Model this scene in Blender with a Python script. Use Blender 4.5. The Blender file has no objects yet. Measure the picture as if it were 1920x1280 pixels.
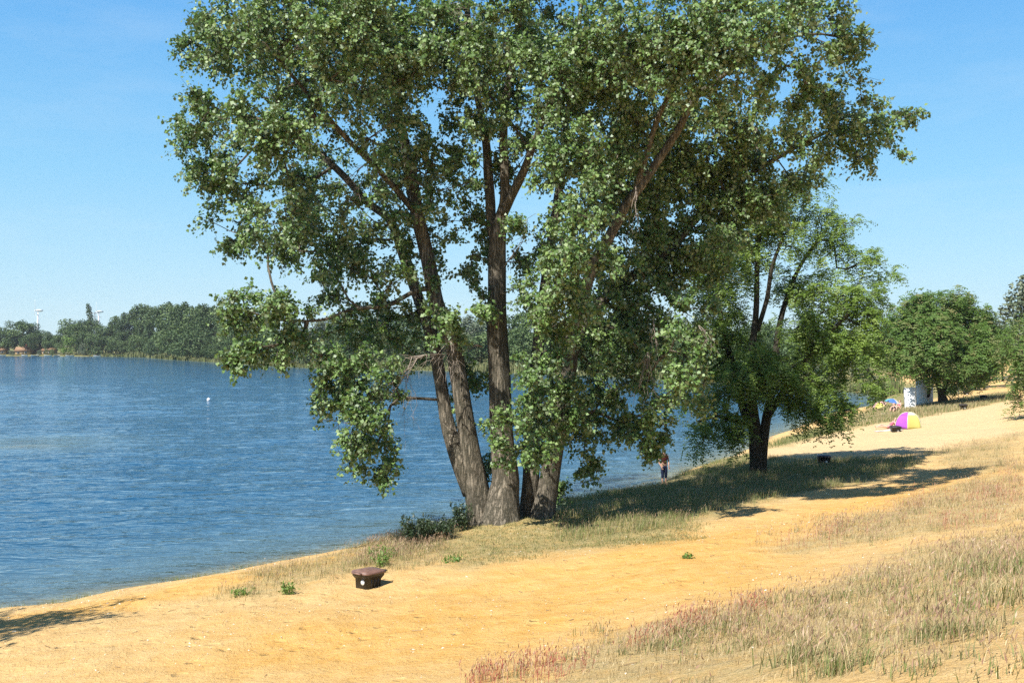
import bpy, math, random
import numpy as np
from mathutils import Vector, Matrix

R = np.random.default_rng(7)
random.seed(7)
SC = bpy.context.scene
COL = SC.collection
EYE = 7.0            # camera height above the lake, metres
F = 1867.0           # focal length in photograph pixels
HOR = 642.0          # row of the horizon in the photograph

# ------------------------------------------------------------------ helpers
def tag(o, label=None, cat=None, group=None, kind=None):
    if label: o['label'] = label
    if cat: o['category'] = cat
    if group: o['group'] = group
    if kind: o['kind'] = kind
    return o

def empty(name, loc=(0, 0, 0), rz=0.0, label=None, cat=None, group=None):
    o = bpy.data.objects.new(name, None)
    COL.objects.link(o)
    o.location = loc
    o.rotation_euler = (0, 0, rz)
    o.empty_display_size = 0.2
    return tag(o, label, cat, group)

class MB:
    """collects vertices and faces, links them as ONE mesh object"""
    def __init__(s):
        s.v, s.q, s.t, s.n = [], [], [], 0
        s.qa, s.ta = [], []
        s.ng = []
    def add(s, v, quads=None, tris=None, a=0.5):
        v = np.asarray(v, float).reshape(-1, 3)
        if quads is not None and len(quads):
            quads = np.asarray(quads, int)
            s.q.append(quads + s.n)
            s.qa.append(np.broadcast_to(np.asarray(a, float), (len(quads),)).copy())
        if tris is not None and len(tris):
            tris = np.asarray(tris, int)
            s.t.append(tris + s.n)
            s.ta.append(np.broadcast_to(np.asarray(a, float), (len(tris),)).copy())
        s.v.append(v); s.n += len(v)
        return s
    def box(s, c, size, rz=0.0, taper=1.0):
        x, y, z = [k / 2 for k in size]
        v = np.array([[-x, -y, -z], [x, -y, -z], [x, y, -z], [-x, y, -z],
                      [-x * taper, -y * taper, z], [x * taper, -y * taper, z], [x * taper, y * taper, z], [-x * taper, y * taper, z]])
        ca, sa = math.cos(rz), math.sin(rz)
        v = np.stack([v[:, 0] * ca - v[:, 1] * sa, v[:, 0] * sa + v[:, 1] * ca, v[:, 2]], 1) + np.asarray(c, float)
        return s.add(v, [[0, 3, 2, 1], [4, 5, 6, 7], [0, 1, 5, 4], [1, 2, 6, 5], [2, 3, 7, 6], [3, 0, 4, 7]])
    def tube(s, pts, radii, sides=8, caps=True, ridge=None):
        pts = np.asarray(pts, float)
        n = len(pts)
        radii = np.broadcast_to(np.asarray(radii, float), (n,))
        tan = np.gradient(pts, axis=0)
        tan /= np.linalg.norm(tan, axis=1)[:, None] + 1e-9
        ref = np.array([0.0, 1.0, 0.0]) if abs(tan[:, 1]).mean() < 0.8 else np.array([1.0, 0, 0])
        u = np.cross(tan, ref); u /= np.linalg.norm(u, axis=1)[:, None] + 1e-9
        w = np.cross(tan, u)
        th = np.linspace(0, 2 * np.pi, sides, endpoint=False)
        rr = radii[:, None] * np.ones((1, sides))
        if ridge is not None:
            rr = rr * ridge(th, np.arange(n))
        v = pts[:, None] + (u[:, None] * np.cos(th)[None, :, None] + w[:, None] * np.sin(th)[None, :, None]) * rr[:, :, None]
        i = np.arange(n - 1)[:, None] * sides; j = np.arange(sides)[None]
        q = np.stack([i + j, i + (j + 1) % sides, i + sides + (j + 1) % sides, i + sides + j], -1).reshape(-1, 4)
        v = v.reshape(-1, 3); t = []
        if caps:
            v = np.vstack([v, pts[:1], pts[-1:]])
            a, b = n * sides, n * sides + 1
            for k in range(sides):
                t.append([a, (k + 1) % sides, k])
                t.append([b, (n - 1) * sides + k, (n - 1) * sides + (k + 1) % sides])
        return s.add(v, q, t if t else None)
    def segs(s, P0, P1, r0, r1, sides=4, a=0.5):
        P0, P1 = np.asarray(P0), np.asarray(P1)
        if not len(P0): return s
        n = len(P0)
        d = P1 - P0; d = d / (np.linalg.norm(d, axis=1)[:, None] + 1e-9)
        ref = np.where(np.abs(d[:, 2:3]) > 0.9, np.array([[1.0, 0, 0]]), np.array([[0, 0, 1.0]]))
        u = np.cross(d, ref); u /= np.linalg.norm(u, axis=1)[:, None] + 1e-9
        w = np.cross(d, u)
        th = np.linspace(0, 2 * np.pi, sides, endpoint=False)
        ring = u[:, None] * np.cos(th)[None, :, None] + w[:, None] * np.sin(th)[None, :, None]
        r0 = np.broadcast_to(np.asarray(r0, float), (n,)); r1 = np.broadcast_to(np.asarray(r1, float), (n,))
        v = np.concatenate([P0[:, None] + ring * r0[:, None, None], P1[:, None] + ring * r1[:, None, None]], 1)
        j = np.arange(sides)
        q1 = np.stack([j, (j + 1) % sides, sides + (j + 1) % sides, sides + j], 1)
        q = (q1[None] + (np.arange(n) * 2 * sides)[:, None, None]).reshape(-1, 4)
        return s.add(v.reshape(-1, 3), q, a=a)
    def build(s, name, material, parent=None, smooth=False, attrs=None):
        me = bpy.data.meshes.new(name)
        v = np.vstack(s.v)
        q = np.vstack(s.q) if s.q else np.zeros((0, 4), int)
        t = np.vstack(s.t) if s.t else np.zeros((0, 3), int)
        me.vertices.add(len(v)); me.vertices.foreach_set('co', v.astype(np.float32).ravel())
        li = np.concatenate([q.ravel(), t.ravel()]).astype(np.int32)
        me.loops.add(len(li)); me.loops.foreach_set('vertex_index', li)
        nf = len(q) + len(t)
        me.polygons.add(nf)
        st = np.concatenate([np.arange(len(q)) * 4, len(q) * 4 + np.arange(len(t)) * 3]).astype(np.int32)
        me.polygons.foreach_set('loop_start', st)
        me.update(calc_edges=True)
        if smooth: me.polygons.foreach_set('use_smooth', np.ones(nf, bool))
        fa = np.concatenate((s.qa + s.ta) or [np.zeros(0)])
        at = me.attributes.new('rnd', 'FLOAT', 'FACE'); at.data.foreach_set('value', fa.astype(np.float32))
        if attrs:
            for k, arr in attrs.items():
                at = me.attributes.new(k, 'FLOAT', 'POINT'); at.data.foreach_set('value', np.asarray(arr, np.float32))
        me.update()
        if material: me.materials.append(material)
        o = bpy.data.objects.new(name, me)
        COL.objects.link(o)
        if parent: o.parent = parent
        return o

# value noise -------------------------------------------------------
def vnoise(x, y, seed=0):
    x = np.asarray(x, float); y = np.asarray(y, float)
    xi = np.floor(x).astype(np.int64); yi = np.floor(y).astype(np.int64)
    fx = x - xi; fy = y - yi
    fx = fx * fx * (3 - 2 * fx); fy = fy * fy * (3 - 2 * fy)
    def h(a, b):
        n = (a * 374761393 + b * 668265263 + seed * 974634777) & 0xffffffff
        n = ((n ^ (n >> 13)) * 1274126177) & 0xffffffff
        return ((n ^ (n >> 16)) & 0xffff) / 65535.0
    return (h(xi, yi) * (1 - fx) + h(xi + 1, yi) * fx) * (1 - fy) + (h(xi, yi + 1) * (1 - fx) + h(xi + 1, yi + 1) * fx) * fy
def fbm(x, y, seed=0, o=4):
    s = 0; a = .5
    for k in range(o):
        s = s + a * vnoise(x * 2 ** k, y * 2 ** k, seed + k); a /= 2
    return s / (1 - .5 ** o)

# ------------------------------------------------------------------ camera
cam = bpy.data.cameras.new('camera')
cam.lens = 35.0; cam.sensor_width = 36.0
cam.clip_start = 0.1; cam.clip_end = 20000
co = bpy.data.objects.new('camera', cam); COL.objects.link(co)
co.location = (0, 0, EYE); co.rotation_euler = (math.radians(90), 0, 0)
cam.shift_y = (HOR - 640) / 1920.0
SC.camera = co

def at(px, py, Y):
    return np.array([(px - 960) / F * Y, Y, EYE + (HOR - py) / F * Y])

# ------------------------------------------------------------------ terrain
SHORE = np.array([(-700, 100), (-300, -200), (-90, -55), (-40, -1), (-25, 14.5), (-13.4, 26.1), (-12.2, 26.7), (-10.8, 28), (-7.7, 31.3), (-5.7, 33.4),
    (-4.2, 35.5), (-2, 38), (-.2, 39.9), (1.8, 42.7), (4.6, 45), (7.5, 49.5), (10, 55), (15, 64), (19.5, 74), (24, 83), (30, 95), (37.5, 107), (44, 116), (47.5, 126), (49, 138), (47, 150),
    (40, 166), (33, 182), (18, 208), (-8, 238), (-27, 254), (-52, 272), (-75, 300), (-99, 344), (-145, 418), (-172, 470), (-205, 498), (-269, 525), (-400, 540), (-620, 500)], float)

def seg_dist(P, poly, closed=True):
    d2 = np.full(len(P), 1e18)
    n = len(poly)
    for i in range(n if closed else n - 1):
        a = poly[i]; b = poly[(i + 1) % n]
        ab = b - a
        t = np.clip(((P - a) @ ab) / (ab @ ab), 0, 1)
        dd = ((P - a - t[:, None] * ab) ** 2).sum(1)
        d2 = np.minimum(d2, dd)
    return np.sqrt(d2)
def inside(P, poly):
    r = np.zeros(len(P), bool)
    n = len(poly); x, y = P[:, 0], P[:, 1]
    for i in range(n):
        x0, y0 = poly[i]; x1, y1 = poly[(i + 1) % n]
        if y0 == y1: continue
        c = ((y0 > y) != (y1 > y)) & (x < (x1 - x0) * (y - y0) / (y1 - y0) + x0)
        r ^= c
    return r
def sdist(P, poly):
    d = seg_dist(P, poly)
    return np.where(inside(P, poly), -d, d)

def height(P, detail=True):
    P = np.atleast_2d(np.asarray(P, float))[:, :2]
    x, y = P[:, 0], P[:, 1]
    d = sdist(P, SHORE)
    d = d + (fbm(x * .35, y * .35, 3, 3) - .5) * 1.1 * np.clip(1 - np.abs(d) / 12, 0, 1)
    near = np.interp(d, [-60, -30, -8, -3, -1, 0, .7, 1.6, 3, 5, 9, 13, 17, 20, 24, 28, 40, 100, 400, 8000],
                     [-6, -3.8, -1.5, -.55, -.18, 0, .25, .45, .72, 1.0, 1.4, 1.75, 2.3, 3.0, 4.2, 5.35, 6.2, 7.5, 9, 14])
    far = np.interp(d, [-60, -30, -8, -1, 0, 1, 4, 20, 100, 600, 3000, 8000], [-6, -3.8, -1.5, -.2, 0, .25, .5, 1.2, 2.2, 4, 9, 20])
    k = np.clip((y - 145) / 40, 0, 1) + np.clip((-x - 60) / 40, 0, 1); k = np.clip(k, 0, 1)
    z = near * (1 - k) + far * k
    # sand bar under the water on the left
    bar = np.exp(-(((x + 34) / 15) ** 2 + ((y - 70) / 13) ** 2))
    z = np.where(z < -.1, z * (1 - bar) + np.maximum(z, -.26) * bar, z)
    # mound the poplar stands on
    z = z + .32 * np.exp(-(((x + .1) / 2.6) ** 2 + ((y - 31.6) / 1.9) ** 2))
    if detail:
        land = np.clip(d / 2, 0.1, 1)
        z = z + ((fbm(x * .16, y * .16, 11, 3) - .5) * .5 * np.clip(d / 6, 0, 1) * np.clip(1 - y / 200, 0, 1)
                 + (fbm(x * 1.1, y * 1.1, 5, 3) - .5) * .11 * land)
    return z

def ground(x, y):
    return float(height(np.array([[x, y]]))[0])

_D = np.geomspace(6, 900, 2600)
def gp(px, py):
    """point of the ground seen at a pixel of the photograph"""
    P = np.stack([(px - 960) / F * _D, _D], 1)
    z = EYE + (HOR - py) / F * _D
    k = np.argmax(z < np.maximum(height(P), 0.0))
    return np.array([P[k, 0], P[k, 1], max(height(P[k:k + 1])[0], 0.0)])

# zones of the ground (drawn as world polygons)
def zone(*pts): return np.array([gp(*p)[:2] for p in pts])
Z_FORE = zone((930, 1279), (1080, 1225), (1240, 1160), (1440, 1130), (1600, 1075), (1760, 1020), (1919, 985), (1919, 1279))
Z_BAND = zone((1440, 1020), (1560, 985), (1700, 945), (1800, 910), (1919, 880), (1919, 975), (1760, 1000), (1600, 1025), (1450, 1040))
Z_RIGHT = zone((1740, 850), (1830, 825), (1919, 810), (1919, 880), (1820, 890))
Z_SHADE = zone((1030, 950), (1150, 925), (1250, 895), (1330, 878), (1500, 862), (1700, 858), (1660, 890), (1500, 925), (1330, 970), (1200, 1010), (1060, 1015))
Z_TURF = zone((820, 1030), (860, 990), (930, 968), (1060, 966), (1300, 985), (1240, 1020), (1040, 1035), (860, 1060))
Z_STRIP = zone((380, 1125), (520, 1062), (700, 1022), (860, 1000), (900, 1020), (800, 1060), (640, 1085), (480, 1125))
Z_PATCH = zone((640, 1062), (720, 1012), (820, 992), (900, 985), (890, 1010), (790, 1040), (700, 1065))
Z_SHORE = zone((1440, 838), (1500, 812), (1560, 800), (1610, 798), (1540, 816), (1460, 838))
Z_CABIN = zone((1585, 790), (1640, 768), (1720, 762), (1880, 738), (1900, 748), (1760, 775), (1680, 790), (1600, 800))
Z_BAY = zone((1540, 722), (1600, 724), (1650, 735), (1665, 752), (1640, 772), (1700, 760), (1720, 735), (1640, 700), (1540, 705))
Z_EDGE = zone((1290, 893), (1330, 870), (1420, 848), (1420, 862), (1330, 888), (1250, 910))
Z_ORANGE = zone((240, 1270), (520, 1170), (760, 1110), (1000, 1060), (1300, 1000), (1480, 950), (1700, 910), (1900, 870), (1919, 905), (1720, 945), (1480, 1010), (1430, 1110), (1200, 1160), (1000, 1240), (900, 1279), (260, 1279))
Z_ORANGE2 = zone((0, 1156), (240, 1118), (480, 1068), (760, 1012), (740, 1024), (500, 1090), (260, 1140), (0, 1180))
Z_PALE = zone((1300, 860), (1440, 842), (1640, 790), (1919, 745), (1919, 815), (1700, 850), (1500, 858))

def mask(P, poly, soft=1.0, nz=1.2, ns=.7, seed=0):
    d = sdist(P, poly) + (fbm(P[:, 0] * ns, P[:, 1] * ns, 40 + seed, 3) - .5) * 2 * nz
    return np.clip(.5 - d / soft, 0, 1)

# polar grid round the viewpoint, dense where the photograph looks
ang = np.concatenate([np.radians(np.linspace(-35, 35, 560)), np.radians(np.linspace(35, 325, 120))[1:-1]])
rad = np.concatenate([np.geomspace(.6, 9, 26)[:-1], np.geomspace(9, 62, 230)[:-1], np.geomspace(62, 720, 190)[:-1], np.geomspace(720, 9000, 34)])
AA, RR = np.meshgrid(ang, rad)
GX, GY = np.sin(AA) * RR, np.cos(AA) * RR
GP = np.stack([GX.ravel(), GY.ravel()], 1)
GZ = height(GP)
na, nr = len(ang), len(rad)
ii, jj = np.meshgrid(np.arange(nr - 1), np.arange(na), indexing='ij')
GQ = np.stack([ii * na + jj, ii * na + (jj + 1) % na, (ii + 1) * na + (jj + 1) % na, (ii + 1) * na + jj], -1).reshape(-1, 4)

# ------------------------------------------------------------------ materials
def mat(name):
    m = bpy.data.materials.new(name); m.use_nodes = True
    nt = m.node_tree; b = nt.nodes['Principled BSDF']
    return m, nt, b
def nd(nt, typ, props=None, **inp):
    n = nt.nodes.new(typ)
    for k, v in (props or {}).items(): setattr(n, k, v)
    for k, v in inp.items():
        key = int(k[1:]) if k[0] == 'i' and k[1:].isdigit() else k.replace('_', ' ')
        if isinstance(v, bpy.types.NodeSocket): nt.links.new(v, n.inputs[key])
        else: n.inputs[key].default_value = v
    return n
def mixc(nt, f, a, b, mode='MIX'):
    n = nt.nodes.new('ShaderNodeMix'); n.data_type = 'RGBA'; n.blend_type = mode
    for i, v in ((0, f), (6, a), (7, b)):
        if isinstance(v, bpy.types.NodeSocket): nt.links.new(v, n.inputs[i])
        else: n.inputs[i].default_value = (tuple(v) + (1,) if i and len(v) == 3 else v)
    return n.outputs[2]
def ramp(nt, f, stops):
    n = nt.nodes.new('ShaderNodeValToRGB')
    nt.links.new(f, n.inputs[0])
    e = n.color_ramp.elements
    while len(e) < len(stops): e.new(.5)
    for k, (p, c) in enumerate(stops):
        e[k].position = p
        e[k].color = (c, c, c, 1) if isinstance(c, (int, float)) else tuple(c) + (1,)
    return n.outputs[0]
def attr(nt, name):
    n = nt.nodes.new('ShaderNodeAttribute'); n.attribute_name = name
    return n.outputs['Fac']
def math_(nt, op, a, b=None):
    n = nt.nodes.new('ShaderNodeMath'); n.operation = op
    for i, v in ((0, a), (1, b)):
        if v is None: continue
        if isinstance(v, bpy.types.NodeSocket): nt.links.new(v, n.inputs[i])
        else: n.inputs[i].default_value = v
    return n.outputs[0]
def geo(nt): return nt.nodes.new('ShaderNodeNewGeometry')
def plain(name, c, rough=.6, spec=.3, metal=0.0, nz=.12, scale=9.0):
    m, nt, b = mat(name)
    t = nd(nt, 'ShaderNodeTexCoord').outputs['Object']
    n = nd(nt, 'ShaderNodeTexNoise', Vector=t, Scale=scale, Detail=4.0).outputs[0]
    c2 = tuple(min(1, k * (1 + 2 * nz)) for k in c); c1 = tuple(k * (1 - 2 * nz) for k in c)
    nt.links.new(ramp(nt, n, [(.3, c1), (.7, c2)]), b.inputs['Base Color'])
    b.inputs['Roughness'].default_value = rough; b.inputs['Specular IOR Level'].default_value = spec
    b.inputs['Metallic'].default_value = metal
    return m

def leaf_mat(name, c0, c1, c2, back, trans=(.16, .30, .03), tf=.3, rough=.4, spec=.5):
    m, nt, b = mat(name)
    col = ramp(nt, attr(nt, 'rnd'), [(0, c0), (.55, c1), (1, c2)])
    g = geo(nt)
    col2 = mixc(nt, g.outputs['Backfacing'], col, back)
    nt.links.new(col2, b.inputs['Base Color'])
    b.inputs['Roughness'].default_value = rough; b.inputs['Specular IOR Level'].default_value = spec
    tr = nd(nt, 'ShaderNodeBsdfTranslucent', Color=tuple(trans) + (1,))
    mx = nd(nt, 'ShaderNodeMixShader', i0=tf)
    nt.links.new(b.outputs[0], mx.inputs[1]); nt.links.new(tr.outputs[0], mx.inputs[2])
    nt.links.new(mx.outputs[0], nt.nodes['Material Output'].inputs[0])
    return m

def bark_mat(name, dark, light, zs=.10, scale=12.0, bump=.8):
    m, nt, b = mat(name)
    t = nd(nt, 'ShaderNodeTexCoord').outputs['Object']
    mp = nd(nt, 'ShaderNodeMapping', Vector=t, Scale=(1, 1, zs)).outputs[0]
    n1 = nd(nt, 'ShaderNodeTexNoise', Vector=mp, Scale=scale, Detail=6.0, Roughness=.6, Distortion=.25).outputs[0]
    n2 = nd(nt, 'ShaderNodeTexNoise', Vector=t, Scale=1.3, Detail=3.0).outputs[0]
    n3 = nd(nt, 'ShaderNodeTexNoise', Vector=t, Scale=22.0, Detail=3.0).outputs[0]
    rdg = math_(nt, 'SUBTRACT', 1.0, math_(nt, 'MINIMUM', math_(nt, 'MULTIPLY', math_(nt, 'ABSOLUTE', math_(nt, 'SUBTRACT', n1, .5)), 7.0), 1.0))
    h = math_(nt, 'SUBTRACT', math_(nt, 'ADD', .78, math_(nt, 'MULTIPLY', math_(nt, 'SUBTRACT', n3, .5), .6)), math_(nt, 'MULTIPLY', rdg, .62))
    c = ramp(nt, h, [(.22, dark), (.80, light)])
    c = mixc(nt, math_(nt, 'MULTIPLY', n2, .5), c, (.10, .105, .07))
    nt.links.new(c, b.inputs['Base Color'])
    b.inputs['Roughness'].default_value = .9; b.inputs['Specular IOR Level'].default_value = .15
    bp = nd(nt, 'ShaderNodeBump', Strength=bump, Distance=.05, Height=h)
    nt.links.new(bp.outputs[0], b.inputs['Normal'])
    return m

M = {}
M['poplar_leaf'] = leaf_mat('poplar leaf', (.048, .102, .020), (.108, .194, .040), (.250, .335, .108), (.20, .265, .15), (.15, .30, .03), .15, .54, .66)
M['locust_leaf'] = leaf_mat('locust leaf', (.075, .130, .020), (.130, .205, .034), (.215, .290, .062), (.16, .22, .07), (.24, .38, .03), .30, .5, .35)
M['locust_far'] = leaf_mat('locust leaf with pods', (.058, .115, .022), (.100, .175, .036), (.215, .185, .085), (.13, .18, .07), (.16, .30, .03), .28, .6, .25)
M['wood_green'] = leaf_mat('far foliage', (.060, .100, .036), (.100, .155, .055), (.165, .225, .085), (.11, .16, .07), (.08, .14, .02), .2, .6, .25)
M['wood_dark'] = leaf_mat('dark far foliage', (.042, .078, .030), (.072, .120, .045), (.120, .170, .065), (.09, .13, .055), (.06, .10, .02), .2, .6, .25)
M['wood_bright'] = leaf_mat('bright willow foliage', (.11, .19, .04), (.17, .27, .055), (.24, .34, .09), (.11, .16, .05), (.14, .25, .03), .25, .6, .25)
M['wood_silver'] = leaf_mat('silver foliage', (.10, .135, .08), (.155, .195, .12), (.235, .27, .175), (.15, .17, .12), (.10, .14, .05), .2, .55, .35)
M['bark'] = bark_mat('poplar bark', (.055, .045, .034), (.315, .265, .205))
M['branch'] = bark_mat('branch bark', (.055, .043, .032), (.22, .175, .13), .5, 14, .3)
M['dark_bark'] = bark_mat('locust bark', (.018, .014, .011), (.075, .058, .045), .10, 12, .7)
M['dead'] = plain('dead twigs', (.25, .21, .17), .9, .1)
M['reed'] = leaf_mat('reed', (.13, .17, .05), (.20, .22, .085), (.30, .27, .14), (.17, .18, .08), (.15, .2, .05), .2, .6, .2)
M['grass'] = leaf_mat('grass blades', (.11, .17, .04), (.21, .24, .08), (.42, .36, .18), (.2, .2, .09), (.2, .26, .06), .25, .6, .2)
M['dry'] = leaf_mat('dry grass', (.34, .26, .13), (.50, .39, .21), (.66, .55, .33), (.4, .31, .17), (.4, .3, .14), .25, .6, .2)
M['head'] = leaf_mat('grass seed heads', (.30, .165, .120), (.44, .29, .20), (.60, .46, .32), (.35, .25, .16), (.4, .27, .16), .3, .7, .1)
M['sorrel'] = leaf_mat('red sorrel', (.36, .10, .075), (.48, .21, .15), (.58, .40, .28), (.35, .12, .08), (.4, .12, .08), .25, .7, .1)
M['turf'] = leaf_mat('short turf', (.14, .16, .05), (.24, .23, .085), (.38, .31, .14), (.2, .2, .08), (.2, .22, .06), .2, .7, .15)
M['weed'] = leaf_mat('weed leaf', (.09, .17, .03), (.15, .25, .05), (.24, .32, .09), (.14, .2, .06), (.2, .34, .04), .3, .5, .3)
M['shrub'] = leaf_mat('shrub leaf', (.022, .042, .016), (.038, .065, .026), (.07, .10, .045), (.08, .1, .06), (.07, .12, .03), .2, .5, .4)
M['litter'] = leaf_mat('leaf litter', (.20, .13, .07), (.62, .52, .36), (.82, .78, .68), (.6, .5, .36), (.4, .3, .2), .05, .8, .1)

# ---- ground
def ground_mat():
    m, nt, b = mat('sand and dry turf')
    P = geo(nt).outputs['Position']
    n_big = nd(nt, 'ShaderNodeTexNoise', Vector=P, Scale=.35, Detail=4.0).outputs[0]
    n_mid = nd(nt, 'ShaderNodeTexNoise', Vector=P, Scale=2.2, Detail=5.0, Roughness=.6).outputs[0]
    n_fin = nd(nt, 'ShaderNodeTexNoise', Vector=P, Scale=14.0, Detail=5.0, Roughness=.7).outputs[0]
    n_vf = nd(nt, 'ShaderNodeTexNoise', Vector=P, Scale=55.0, Detail=3.0, Roughness=.7).outputs[0]
    sand = mixc(nt, ramp(nt, n_mid, [(.35, 0.0), (.65, 1.0)]), (.57, .355, .132), (.63, .425, .185))
    org = mixc(nt, ramp(nt, n_mid, [(.35, 0.0), (.65, 1.0)]), (.585, .318, .078), (.63, .385, .125))
    of = math_(nt, 'MULTIPLY', attr(nt, 'orange'), ramp(nt, n_big, [(.28, .6), (.5, 1.0)]))
    c = mixc(nt, of, sand, org)
    c = mixc(nt, attr(nt, 'pale'), c, (.58, .43, .235))
    gcol = mixc(nt, ramp(nt, n_mid, [(.35, 0.0), (.7, 1.0)]), (.27, .22, .09), (.46, .36, .18))
    gcol = mixc(nt, ramp(nt, n_fin, [(.48, 0.0), (.62, .8)]), gcol, (.20, .19, .075))
    gf = math_(nt, 'MULTIPLY', attr(nt, 'grassy'), ramp(nt, math_(nt, 'ADD', math_(nt, 'MULTIPLY', n_mid, .6), math_(nt, 'MULTIPLY', n_fin, .4)), [(.34, .25), (.58, 1.0)]))
    c = mixc(nt, gf, c, gcol)
    c = mixc(nt, math_(nt, 'MULTIPLY', attr(nt, 'green'), ramp(nt, n_mid, [(.3, .5), (.6, 1.0)])), c, (.115, .135, .045))
    # straw and crumbs
    c = mixc(nt, ramp(nt, n_vf, [(.56, 0.0), (.68, .7)]), c, (.74, .60, .38))
    c = mixc(nt, ramp(nt, n_fin, [(.26, .6), (.36, 0.0)]), c, (.28, .18, .08))
    c = mixc(nt, attr(nt, 'wet'), c, (.30, .22, .12))
    nt.links.new(c, b.inputs['Base Color'])
    b.inputs['Roughness'].default_value = .95; b.inputs['Specular IOR Level'].default_value = .1
    wob = nd(nt, 'ShaderNodeVectorMath', {'operation': 'MULTIPLY_ADD'}, i0=nd(nt, 'ShaderNodeTexNoise', Vector=P, Scale=3.0).outputs[1], i1=(.3, .3, .0), i2=P).outputs[0]
    vo = nd(nt, 'ShaderNodeTexVoronoi', Vector=wob, Scale=1.9).outputs[0]
    dent = math_(nt, 'MULTIPLY', ramp(nt, vo, [(.10, 0.0), (.24, 1.0)]), ramp(nt, n_big, [(.38, 0.15), (.56, 1.0)]))
    n_mid = math_(nt, 'ADD', n_mid, math_(nt, 'MULTIPLY', dent, .5))
    h = math_(nt, 'ADD', math_(nt, 'MULTIPLY', n_mid, 1.0), math_(nt, 'ADD', math_(nt, 'MULTIPLY', n_fin, .55), math_(nt, 'MULTIPLY', n_vf, .16)))
    bp = nd(nt, 'ShaderNodeBump', Strength=.9, Distance=.12, Height=h)
    nt.links.new(bp.outputs[0], b.inputs['Normal'])
    return m

grassy = np.zeros(len(GP)); green = np.zeros(len(GP)); orange = np.zeros(len(GP)); pale = np.zeros(len(GP))
nearv = GP[:, 1] > 2
sel = np.where(nearv & (np.hypot(GP[:, 0], GP[:, 1]) < 260))[0]
PS = GP[sel]
for k, (zp, w) in enumerate([(Z_FORE, .75), (Z_BAND, .8), (Z_RIGHT, .7), (Z_SHADE, .9), (Z_TURF, .9), (Z_STRIP, .75), (Z_PATCH, .8), (Z_SHORE, .8), (Z_CABIN, .95), (Z_BAY, 1), (Z_EDGE, .7)]):
    grassy[sel] = np.maximum(grassy[sel], w * mask(PS, zp, 1.2, 1.0, .6, k))
for k, (zp, w) in enumerate([(Z_SHADE, .55), (Z_TURF, .25), (Z_PATCH, .3), (Z_SHORE, .7), (Z_CABIN, .5), (Z_BAY, .8), (Z_EDGE, .6)]):
    green[sel] = np.maximum(green[sel], w * mask(PS, zp, 1.5, 1.4, .9, 20 + k))
orange[sel] = np.maximum(mask(PS, Z_ORANGE, 3, 1.6, .35, 31), mask(PS, Z_ORANGE2, .8, .5, .6, 32))
pale[sel] = .8 * mask(PS, Z_PALE, 3, 1.5, .3, 33)
farz = np.clip((GP[:, 1] - 150) / 20, 0, 1)
dsh = sdist(GP, SHORE)
farleft = np.clip((-GP[:, 0] - 60) / 10, 0, 1)
green = np.maximum(green, np.maximum(farz, farleft * (GP[:, 1] > 100))); grassy = np.maximum(grassy, farz)
beach = (dsh > 24) & (GP[:, 1] > 55) & (GP[:, 1] <= 160)
grassy = np.maximum(grassy, beach * np.clip((dsh - 24) / 6, 0, .9))
bank = np.clip((GP[:, 1] - 98) / 6, 0, 1) * np.clip((9 - dsh) / 3, 0, 1) * (GP[:, 1] < 165)
green = np.maximum(green, .8 * bank); grassy = np.maximum(grassy, bank)
wet = np.clip(1 - np.abs(GZ - .02) / .10, 0, 1) * .8 * (GP[:, 1] < 160)
g = MB().add(np.stack([GP[:, 0], GP[:, 1], GZ], 1), GQ)
go = g.build('ground', ground_mat(), None, True, dict(grassy=grassy, green=green, orange=orange, pale=pale, wet=wet))
tag(go, 'sandy beach sloping down to the lake with patches of dry grass', 'ground', kind='structure')

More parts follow.
